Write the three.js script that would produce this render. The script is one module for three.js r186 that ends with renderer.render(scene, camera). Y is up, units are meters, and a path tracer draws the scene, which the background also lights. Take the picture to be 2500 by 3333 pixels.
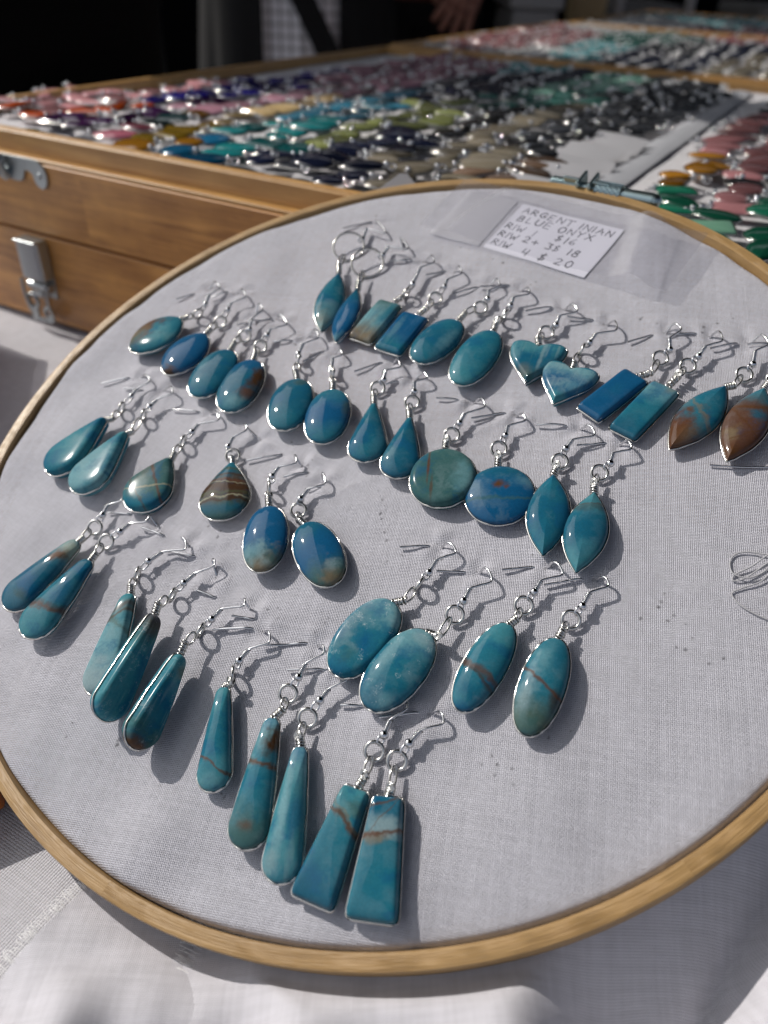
import * as THREE from 'three';
import { mergeGeometries, mergeVertices, toCreasedNormals } from 'three/addons/utils/BufferGeometryUtils.js';
import { RoundedBoxGeometry } from 'three/addons/geometries/RoundedBoxGeometry.js';
import { MarchingCubes } from 'three/addons/objects/MarchingCubes.js';

// ---------------------------------------------------------------- camera, sky, sun, exposure
const scene = new THREE.Scene();
const camera = new THREE.PerspectiveCamera(67.4, 0.75, 0.01, 60);   // a phone's main lens, held close over the table
camera.position.set(0, 0.209, 0);
camera.up.set(-0.02987, 0.80636, -0.59067);
camera.lookAt(0.02186, 0.209 - 0.59026, -0.80691);
camera.focus = 0.226;
camera.userData.fStop = 9.5;

const V = (x, y, z) => new THREE.Vector3(x, y, z);
const SUN = V(-0.638, 0.616, -0.463).normalize();
{ // hazy bright sky: paler low down, brighter round the sun
  const W = 512, H = 256, d = new Float32Array(W * H * 4), v = new THREE.Vector3();
  for (let y = 0; y < H; y++) for (let x = 0; x < W; x++) {
    const el = ((y + 0.5) / H - 0.5) * Math.PI, az = ((x + 0.5) / W - 0.5) * 2 * Math.PI; v.set(Math.cos(el) * Math.cos(az), Math.sin(el), Math.cos(el) * Math.sin(az));
    const up = Math.max(0, v.y), ang = Math.acos(Math.min(1, v.dot(SUN))) * 180 / Math.PI, h = Math.pow(1 - up, 3), halo = 0.7 * Math.exp(-ang / 14) + 3.0 * Math.exp(-ang / 32);
    const c = v.y < 0 ? [0.10, 0.10, 0.10] : [0.10 + 0.12 * h, 0.14 + 0.13 * h, 0.235 + 0.12 * h];
    for (let k = 0; k < 3; k++) d[(y * W + x) * 4 + k] = c[k] + (v.y < 0 ? 0 : halo * [1, 0.97, 0.92][k]);
    d[(y * W + x) * 4 + 3] = 1;
  }
  const t = new THREE.DataTexture(d, W, H, THREE.RGBAFormat, THREE.FloatType); t.mapping = THREE.EquirectangularReflectionMapping; t.magFilter = THREE.LinearFilter; t.minFilter = THREE.LinearFilter; t.needsUpdate = true;
  scene.background = t; scene.environment = t;
}
const sun = new THREE.DirectionalLight(new THREE.Color(1, 0.94, 0.865), 4.2);
sun.name = 'sun';
sun.position.copy(SUN).multiplyScalar(6);
sun.target.position.set(0, 0, -0.5);
sun.castShadow = true;
sun.shadow.radius = 1;
sun.shadow.mapSize.set(2048, 2048);
Object.assign(sun.shadow.camera, { left: -2.5, right: 2.5, top: 2.5, bottom: -2.5, near: 0.1, far: 14 });
scene.add(sun, sun.target);

const renderer = new THREE.WebGLRenderer({ antialias: true });
renderer.setSize(768, 1024);
renderer.toneMapping = THREE.LinearToneMapping;
renderer.toneMappingExposure = 0.87;
renderer.shadowMap.enabled = true;

// ---------------------------------------------------------------- helpers
let seed = 7;
const rnd = () => { seed = (seed * 1664525 + 1013904223) >>> 0; return seed / 4294967296; };
const rr = (a, b) => a + (b - a) * rnd();
const clamp = (x, a = 0, b = 1) => Math.min(b, Math.max(a, x));
const lerp = (a, b, t) => a + (b - a) * t;
const sstep = (a, b, x) => { const t = clamp((x - a) / (b - a)); return t * t * (3 - 2 * t); };
const hash = (i, j, s = 0) => { let h = (i * 374761393 + j * 668265263 + s * 1274126177) | 0; h = Math.imul(h ^ (h >>> 13), 1274126177); return ((h ^ (h >>> 16)) >>> 0) / 4294967296; };
function noise(x, y, s = 0) {
  const i = Math.floor(x), j = Math.floor(y), u = x - i, v = y - j, a = u * u * (3 - 2 * u), b = v * v * (3 - 2 * v);
  return lerp(lerp(hash(i, j, s), hash(i + 1, j, s), a), lerp(hash(i, j + 1, s), hash(i + 1, j + 1, s), a), b);
}
function fbm(x, y, s = 0, n = 4) { let t = 0, a = 0.5, w = 0; for (let k = 0; k < n; k++) { t += a * noise(x, y, s + k * 17); w += a; a *= 0.5; x *= 2.03; y *= 2.03; } return t / w; }
const taken = {};
const numbered = (n) => { const k = taken[n] = (taken[n] ?? -1) + 1; return k ? `${n}_${String(k).padStart(3, '0')}` : n; };
function thing(name, label, category, group) {
  const o = new THREE.Group(); o.name = numbered(name); o.userData = { label, category };
  if (group) o.userData.group = group;
  scene.add(o); return o;
}
function part(name, geometry, material, parent) {
  const m = new THREE.Mesh(geometry, material); m.name = name; m.castShadow = m.receiveShadow = true; parent.add(m); return m;
}
function one(name, geometry, material, data) {
  const m = new THREE.Mesh(geometry, material); m.name = numbered(name); m.castShadow = m.receiveShadow = true; m.userData = data; scene.add(m); return m;
}
function dataTex(w, h, f, srgb = false, channels = 4) {   // f(x, y) -> [r, g, b] in 0..1
  const d = new Uint8Array(w * h * 4);
  for (let y = 0; y < h; y++) for (let x = 0; x < w; x++) { const c = f(x, y), k = (y * w + x) * 4; d[k] = clamp(c[0]) * 255; d[k + 1] = clamp(c[1]) * 255; d[k + 2] = clamp(c[2]) * 255; d[k + 3] = 255; }
  const t = new THREE.DataTexture(d, w, h); t.magFilter = THREE.LinearFilter; t.minFilter = THREE.LinearMipmapLinearFilter; t.generateMipmaps = true;
  t.wrapS = t.wrapT = THREE.RepeatWrapping; t.needsUpdate = true;
  if (srgb) t.colorSpace = THREE.SRGBColorSpace;
  return t;
}
const toS = (c) => (c <= 0.0031308 ? c * 12.92 : 1.055 * Math.pow(c, 1 / 2.4) - 0.055);
const S3 = (c) => [toS(c[0]), toS(c[1]), toS(c[2])];
const mix3 = (a, b, t) => [lerp(a[0], b[0], t), lerp(a[1], b[1], t), lerp(a[2], b[2], t)];
const lin = (r, g, b) => new THREE.Color().setRGB(r, g, b);
const withRepeat = (t, u, v = u, r = 0) => { const c = t.clone(); c.repeat.set(u, v); c.rotation = r; c.needsUpdate = true; return c; };
const tube = (pts, r, seg = 24, rad = 6, closed = false, tension = 0.5) => new THREE.TubeGeometry(new THREE.CatmullRomCurve3(pts, closed, closed ? 'catmullrom' : 'centripetal', tension), seg, r, rad, closed);
const clean = (g) => { const c = g.index ? g.toNonIndexed() : g; for (const k of Object.keys(c.attributes)) if (!['position', 'normal', 'uv'].includes(k)) c.deleteAttribute(k); return c; };
const merge = (list) => mergeGeometries(list.map(clean));
function boxUV(w, h, d, x = 0, y = 0, z = 0, r = 0.0008, along = 'x') {   // rounded box whose uv are metres, grain (u) along the named axis
  const g = new RoundedBoxGeometry(w, h, d, 1, r); g.translate(x, y, z);
  const p = g.attributes.position, n = g.attributes.normal, uv = g.attributes.uv, A = { x: 0, y: 1, z: 2 }[along], sh = hash(Math.round(x * 9000), Math.round(z * 9000), Math.round(y * 7000)) * 3;
  for (let i = 0; i < p.count; i++) {
    const q = [p.getX(i), p.getY(i), p.getZ(i)], m = [Math.abs(n.getX(i)), Math.abs(n.getY(i)), Math.abs(n.getZ(i))];
    const ax = m.indexOf(Math.max(...m)), o = [0, 1, 2].filter((k) => k !== ax && k !== A);
    uv.setXY(i, (ax === A ? q[o[0]] : q[A]) + sh, q[o[o.length - 1]] + sh * 0.37);
  }
  return g;
}
// sheet over u, v in 0..1; both faces with a small thickness
function sheet(nu, nv, f, thick = 0) {
  const pos = [], uv = [], idx = [], P = V();
  for (let j = 0; j <= nv; j++) for (let i = 0; i <= nu; i++) { const r = f(i / nu, j / nv, P); pos.push(P.x, P.y, P.z); uv.push(r ? r[0] : i / nu, r ? r[1] : j / nv); }
  for (let j = 0; j < nv; j++) for (let i = 0; i < nu; i++) { const a = j * (nu + 1) + i, b = a + 1, c = a + nu + 1, d = c + 1; idx.push(a, b, d, a, d, c); }
  const g = new THREE.BufferGeometry();
  g.setAttribute('position', new THREE.Float32BufferAttribute(pos, 3)); g.setAttribute('uv', new THREE.Float32BufferAttribute(uv, 2)); g.setIndex(idx); g.computeVertexNormals();
  if (!thick) return g;
  const b = g.clone(), p = b.attributes.position, n = g.attributes.normal;
  for (let i = 0; i < p.count; i++) p.setXYZ(i, p.getX(i) - n.getX(i) * thick, p.getY(i) - n.getY(i) * thick, p.getZ(i) - n.getZ(i) * thick);
  const rev = []; for (let i = 0; i < idx.length; i += 3) rev.push(idx[i], idx[i + 2], idx[i + 1]);
  b.setIndex(rev); b.computeVertexNormals();
  return merge([g, b]);
}

// ---------------------------------------------------------------- materials
const silver = new THREE.MeshStandardMaterial({ name: 'silver_wire', color: lin(0.66, 0.65, 0.62), metalness: 1, roughness: 0.17 });
const brightSilver = new THREE.MeshStandardMaterial({ name: 'polished_silver', color: lin(0.74, 0.74, 0.75), metalness: 1, roughness: 0.1 });
const zinc = new THREE.MeshStandardMaterial({ name: 'zinc_plate', color: lin(0.42, 0.45, 0.46), metalness: 1, roughness: 0.34 });
const steel = new THREE.MeshStandardMaterial({ name: 'blued_steel', color: lin(0.34, 0.44, 0.46), metalness: 1, roughness: 0.3 });

const TH = 32, PX = 512;   // plain weave: 32 threads each way in a tile
const warpTone = Array.from({ length: TH }, () => rr(-1, 1)), weftTone = Array.from({ length: TH }, () => rr(-1, 1));
const weave = (x, y) => {
  const i = Math.floor(x / 16), j = Math.floor(y / 16), u = (x % 16) / 16 - 0.5, v = (y % 16) / 16 - 0.5, over = (i + j) % 2 === 0;
  const wu = 0.375 + 0.06 * warpTone[i], wv = 0.375 + 0.06 * weftTone[j];
  const a = Math.abs(u) < wu ? Math.sqrt(1 - (u / wu) ** 2) * (0.55 + (over ? 0.45 : -0.35) * Math.cos(v * Math.PI)) : 0;
  const b = Math.abs(v) < wv ? Math.sqrt(1 - (v / wv) ** 2) * (0.55 + (over ? -0.35 : 0.45) * Math.cos(u * Math.PI)) : 0;
  return [Math.max(a, b), a > b ? warpTone[i] : weftTone[j]];
};
const weaveBump = dataTex(PX, PX, (x, y) => { const w = weave(x, y)[0] * 0.92 + 0.06 * hash(x, y, 3); return [w, w, w]; });
const weaveHoles = dataTex(PX, PX, (x, y) => { const w = weave(x, y)[0] > 0 ? 1 : 0; return [w, w, w]; });
const HALF = 0.158;         // fabric texture covers a square of 2 * HALF
const SPECKS = [];
const fabricMap = () => dataTex(1024, 1024, (x, y) => {
  const X = (x / 1023 * 2 - 1) * HALF * 1000, Y = (y / 1023 * 2 - 1) * HALF * 1000;
  let t = 0.80 + 0.035 * (fbm(X / 9, Y / 9, 5) - 0.5) + 0.05 * (fbm(X * 1.9, Y * 0.35, 8, 2) - 0.5) + 0.05 * (fbm(X * 0.35, Y * 1.9, 9, 2) - 0.5);
  const c = [t * 0.957, t * 0.957, t];
  for (const s of SPECKS) { const d = Math.hypot(X - s[0], (Y - s[1]) * s[3]) + 0.5 * (noise(X * 4, Y * 4, 2) - 0.5); if (d < s[2]) { const k = s[4] * sstep(s[2], s[2] * 0.3, d); c[0] = lerp(c[0], 0.42, k); c[1] = lerp(c[1], 0.42, k); c[2] = lerp(c[2], 0.44, k); } }
  return c;
}, true);
const clothTone = dataTex(512, 512, (x, y) => { const t = 0.82 + 0.05 * (fbm(x / 40, y / 5, 31, 2) - 0.5) + 0.05 * (fbm(x / 5, y / 40, 33, 2) - 0.5) + 0.03 * (fbm(x / 60, y / 60, 36) - 0.5); return [t * 0.985, t * 0.98, t]; }, true);
const clothMat = (scale, bump, tint = [1, 1, 1]) => new THREE.MeshStandardMaterial({ name: 'white_cotton', color: lin(...tint), map: withRepeat(clothTone, 12, 12), bumpMap: withRepeat(weaveBump, scale), bumpScale: bump, roughness: 0.95, side: THREE.DoubleSide });

const woodTex = (light, dark, s, fine = 1) => {
  const col = dataTex(1024, 256, (x, y) => {
    const warp = fbm(x / 260, y / 60, s) * 26, ring = fbm(x / 420, (y + warp) / 7, s + 3, 3), pore = noise(x / 26, y * 1.1, s + 5), patch = fbm(x / 70, y / 30, s + 9);
    let k = clamp(0.10 + 0.60 * ring + 0.75 * (patch - 0.45) + 0.25 * (noise(x / 90, y * 0.55, s + 13) - 0.5)); if (pore > 0.80) k += 0.22 * (pore - 0.80) / 0.2 * fine;
    return S3(mix3(light, dark, clamp(k)));
  }, true);
  const bmp = dataTex(1024, 256, (x, y) => { const warp = fbm(x / 260, y / 60, s) * 26; const k = 0.7 * noise(x / 26, y * 1.1, s + 5) + 0.3 * fbm(x / 420, (y + warp) / 7, s + 3, 3); return [k, k, k]; });
  return [col, bmp];
};
const [hoopCol, hoopBump] = woodTex([0.41, 0.26, 0.11], [0.24, 0.14, 0.05], 41, 2.0);
const [caseCol, caseBump] = woodTex([0.66, 0.32, 0.085], [0.22, 0.078, 0.015], 61);
const [rimCol] = woodTex([0.58, 0.34, 0.115], [0.33, 0.16, 0.045], 81);
const hoopWood = new THREE.MeshPhysicalMaterial({ name: 'beech_hoop', map: hoopCol, bumpMap: hoopBump, bumpScale: 0.00015, roughness: 0.42 });
const caseWood = new THREE.MeshPhysicalMaterial({ name: 'varnished_plywood', map: withRepeat(caseCol, 3.2, 9), bumpMap: withRepeat(caseBump, 3.2, 9), bumpScale: 0.0001, roughness: 0.45, clearcoat: 0.35, clearcoatRoughness: 0.3 });
const rimWood = new THREE.MeshPhysicalMaterial({ name: 'pale_plywood', map: withRepeat(rimCol, 3.2, 14), bumpMap: withRepeat(caseBump, 3.2, 14), bumpScale: 0.0001, roughness: 0.42, clearcoat: 0.3, clearcoatRoughness: 0.3 });
const black = new THREE.MeshPhysicalMaterial({ name: 'black_canvas', color: lin(0.0016, 0.0016, 0.0018), roughness: 1, specularIntensity: 0.2, side: THREE.DoubleSide });

// ---------------------------------------------------------------- setting: ground, table, cloth, awning behind
const ground = new THREE.PlaneGeometry(80, 80, 1, 1).rotateX(-Math.PI / 2).translate(0, -0.75, 0);
const asphalt = dataTex(512, 512, (x, y) => { const t = 0.045 + 0.05 * Math.pow(noise(x / 2.5, y / 2.5, 51), 3) + 0.02 * (fbm(x / 60, y / 60, 53) - 0.5); return S3([t, t, t * 1.02]); }, true);
one('ground', ground, new THREE.MeshStandardMaterial({ name: 'asphalt', map: withRepeat(asphalt, 80), roughness: 0.95 }), { kind: 'structure', label: 'dark asphalt ground under the market stall', category: 'ground' });

const CASE_AT = V(-0.2233, 0, -0.493), CASE_TURN = -0.5184;          // front left reference point of the long row of cases
const caseM = new THREE.Matrix4().makeRotationY(CASE_TURN).setPosition(CASE_AT);
const atCase = (x, y, z) => V(x, y, z).applyMatrix4(caseM);

{ // folding table under the cloth
  const t = thing('folding_table', 'long folding table under the white cloth', 'table');
  t.position.copy(CASE_AT); t.rotation.y = CASE_TURN;
  part('table_top', boxUV(1.28, 0.03, 2.9, 0.40, -0.024, -0.72, 0.004), new THREE.MeshStandardMaterial({ name: 'grey_plastic', color: lin(0.35, 0.35, 0.34), roughness: 0.6 }), t);
  for (const [x, z] of [[-0.15, 0.62], [0.95, 0.62], [-0.15, -2.05], [0.95, -2.05]]) part('leg', new THREE.CylinderGeometry(0.016, 0.016, 0.71, 12).translate(x, -0.395, z), zinc, t);
}
const tableH = (x, z) => 0.0016 * (fbm(x * 9, z * 9, 91) - 0.5) + 0.0022 * (fbm(x * 3, z * 3, 92) - 0.5) - 0.002;
{
  const g = sheet(150, 220, (u, v, P) => {
    let x = lerp(-0.56, 1.36, u), z = lerp(0.96, -2.42, v), y = 0;
    const ox = Math.max(0, -0.245 - x, x - 1.045), oz = Math.max(0, 0.735 - 0 < z ? z - 0.735 : 0, -2.175 - z);
    const o = Math.hypot(ox, oz);
    const X = clamp(x, -0.25, 1.05), Z = clamp(z, -2.18, 0.74);
    const fold = 0.02 * Math.sin((x + z) * 34) * sstep(0, 0.2, o);
    P.set(X + (x - X) * 0.10 + Math.sign(x - X) * fold * 0.6, -Math.max(0, o - 0.006) * 0.98, Z + (z - Z) * 0.10 + Math.sign(z - Z) * fold * 0.6);
    const w = P.clone().applyMatrix4(caseM); P.y += tableH(w.x, w.z);
    return [x, z];
  });
  const m = one('tablecloth', g, clothMat(38, 0.00030, [0.90, 0.90, 0.92]), { label: 'coarse white tablecloth spread under the wooden cases and the hoop', category: 'tablecloth' });
  m.position.copy(CASE_AT); m.rotation.y = CASE_TURN;
}

// market stall canopy overhead, with a black back curtain that the photograph shows as the dark background
{
  const t = thing('market_canopy', 'black stall canopy and back curtain behind the tables', 'canopy');
  const X0 = -0.74, X1 = 2.9, Z0 = -2.9, Z1 = 0.9, Y = 1.5;
  part('canopy_roof', sheet(24, 24, (u, v, P) => { P.set(lerp(X0, X1, u), Y + 0.5 * (1 - Math.max(Math.abs(u - 0.5), Math.abs(v - 0.5)) * 2) + 0.015 * Math.sin(u * 40) * Math.sin(v * 31), lerp(Z1, Z0, v)); }, 0.002), black, t);
  part('back_curtain', sheet(60, 4, (u, v, P) => { P.set(lerp(-4.6, X1, u), lerp(-0.748, Y - 0.01, v), Z0 - 0.25 + 0.05 * Math.sin(u * 70) + 0.03 * Math.sin(u * 113)); }, 0.002), black, t);
  for (const [x, z] of [[X0, Z1], [X1, Z1], [X0 + 0.02, Z0], [X1, Z0]]) part('canopy_post', boxUV(0.035, 2.24, 0.035, x, 0.372, z, 0.004, 'y'), new THREE.MeshStandardMaterial({ name: 'dark_post', color: lin(0.03, 0.03, 0.03), roughness: 0.5, metalness: 0.4 }), t);
}

// ---------------------------------------------------------------- wooden display cases
function makeCase(label) {
  const t = thing('display_case', label, 'display case', 'wooden display cases in a row');
  t.position.copy(CASE_AT); t.rotation.y = CASE_TURN;
  const W0 = -0.105, W1 = 0.86, D = 0.636, w = W1 - W0, mx = (W0 + W1) / 2, T = 0.010;
  const ring = (name, y0, y1, inset, mat, thick = T) => {      // four boards
    const h = y1 - y0, y = (y0 + y1) / 2, a = W0 + inset, b = W1 - inset, f = -inset, k = -D + inset;
    part(name, boxUV(b - a, h, thick, mx, y, f - thick / 2), mat, t);
    part(name, boxUV(b - a, h, thick, mx, y, k + thick / 2), mat, t);
    for (const x of [a + thick / 2, b - thick / 2]) part(name, boxUV(thick, h, k * -1 - -f - 2 * thick - 0.0006, x, y, (f + k) / 2, 0.0008, 'z'), mat, t);
  };
  ring('base_board', 0.002, 0.0588, 0, caseWood);
  ring('seam_strip', 0.0585, 0.0612, 0.003, caseWood);
  ring('lid_board', 0.0608, 0.1015, 0, caseWood);
  ring('lid_edge', 0.1012, 0.1038, 0.0008, rimWood, 0.012);
  ring('rim_board', 0.1035, 0.1148, 0.0075, rimWood, 0.008);
  ring('rim_edge', 0.1144, 0.1156, 0.0085, rimWood, 0.006);
  part('liner', sheet(60, 40, (u, v, P) => { const x = lerp(W0 + 0.0157, W1 - 0.0157, u), z = lerp(-0.0157, -D + 0.0157, v); P.set(x, 0.1075 + 0.0022 * (fbm(x * 22, z * 22, 71) - 0.5), z); return [x, z]; }, 0.001), linerMat, t);
  return t;
}
const linerMat = clothMat(60, 0.0001, [0.9, 0.9, 0.9]);
const case1 = makeCase('nearest wooden case, brown front with metal latch, filled with stone pendants');
const CASES = [case1];
for (const [dx, dz, turn, label] of [[-0.008, -0.648, 0, 'second wooden case of pendants directly behind the nearest case'], [0.005, -1.300, 0.02, 'farthest wooden case, behind the second case, with white and aqua pendants']]) {
  const c = case1.clone(); c.name = numbered('display_case'); c.userData = { label, category: 'display case', group: 'wooden display cases in a row' };
  c.position.copy(atCase(dx, 0, dz)); c.rotation.y = CASE_TURN + turn; scene.add(c); CASES.push(c);
}
{ // draw latch hanging open on the base board, and its catch plate on the lid: parts of the nearest case
  const lever = new THREE.Shape(); const w = 0.0095, d = 0.0085;
  lever.moveTo(-w, 0); lever.lineTo(-w, d - 0.002); lever.quadraticCurveTo(-w, d, -w + 0.002, d); lever.lineTo(w - 0.002, d); lever.quadraticCurveTo(w, d, w, d - 0.002); lever.lineTo(w, 0); lever.lineTo(w - 0.0012, 0); lever.lineTo(w - 0.0012, d - 0.0016); lever.lineTo(-w + 0.0012, d - 0.0016); lever.lineTo(-w + 0.0012, 0);
  const channel = new THREE.ExtrudeGeometry(lever, { depth: 0.023, bevelEnabled: false, curveSegments: 4 }).rotateX(Math.PI / 2);   // shape y -> z out of the board, depth -> down
  const cap = new RoundedBoxGeometry(0.019, 0.0014, 0.0098, 2, 0.0006).translate(0, 0.0006, 0.0049);
  const at = (g, x, y, z = 0.0012) => g.translate(x, y, z);
  const L = part('latch', at(merge([boxUV(0.017, 0.034, 0.0012, 0, -0.018, -0.0004, 0.0004), new THREE.CylinderGeometry(0.0026, 0.0026, 0.0195, 16).rotateZ(Math.PI / 2).translate(0, -0.027, 0.004)]), 0.0152, 0.0545), zinc, case1);
  part('lever', at(merge([channel, cap]), 0.0152, 0.0562), zinc, L);
  part('wire_loop', tube([V(0.0005, 0.031, 0.007), V(0.0025, 0.0195, 0.0085), V(0.0045, 0.0075, 0.0065), V(0.0125, 0.0052, 0.006), V(0.0215, 0.0062, 0.006), V(0.0225, 0.018, 0.0085), V(0.0222, 0.031, 0.007)], 0.0011, 40, 8), zinc, L);
  part('hook', merge([new THREE.TorusGeometry(0.0042, 0.0014, 8, 20).translate(0.0058, 0.0165, 0.0062), new RoundedBoxGeometry(0.0066, 0.010, 0.0024, 2, 0.001).translate(0.0058, 0.0085, 0.0062), new RoundedBoxGeometry(0.010, 0.004, 0.0016, 2, 0.0006).translate(0.0122, 0.0225, 0.0062), new THREE.TorusGeometry(0.0033, 0.0012, 8, 20).translate(0.0176, 0.0105, 0.0055)]), zinc, L);
  for (const [x, y] of [[0.006, 0.050], [0.0175, 0.046], [0.0185, 0.034]]) part('screw', new THREE.CylinderGeometry(0.0017, 0.0019, 0.0012, 12).rotateX(Math.PI / 2).translate(x + 0.004, y, 0.0016), zinc, L);
  const s = new THREE.Shape();   // catch plate: two ears and a raised hook between
  s.moveTo(-0.004, 0.0985); s.quadraticCurveTo(-0.004, 0.1035, 0.0, 0.1035); s.lineTo(0.026, 0.1038); s.quadraticCurveTo(0.0365, 0.1035, 0.0372, 0.0965); s.quadraticCurveTo(0.0372, 0.0895, 0.0325, 0.0885); s.quadraticCurveTo(0.0278, 0.0890, 0.0268, 0.0935); s.quadraticCurveTo(0.0262, 0.0975, 0.0215, 0.0975); s.quadraticCurveTo(0.0185, 0.0975, 0.0178, 0.0940); s.quadraticCurveTo(0.0165, 0.0905, 0.012, 0.0905); s.lineTo(0.002, 0.091); s.quadraticCurveTo(-0.004, 0.0915, -0.004, 0.0985);
  const P = part('catch_plate', new THREE.ExtrudeGeometry(s, { depth: 0.0012, bevelEnabled: true, bevelThickness: 0.0003, bevelSize: 0.0003, bevelSegments: 2, curveSegments: 8 }).translate(0, 0, 0.0003), zinc, case1);
  part('catch_hook', tube([V(0.004, 0.092, 0.002), V(0.004, 0.0955, 0.0055), V(0.004, 0.1000, 0.0065), V(0.004, 0.1030, 0.003)], 0.0032, 16, 10), zinc, P);
  for (const x of [0.0005, 0.0325]) part('screw', new THREE.SphereGeometry(0.0019, 12, 8).scale(1, 1, 0.5).translate(x, 0.0955, 0.0019), zinc, P);
}

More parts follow.
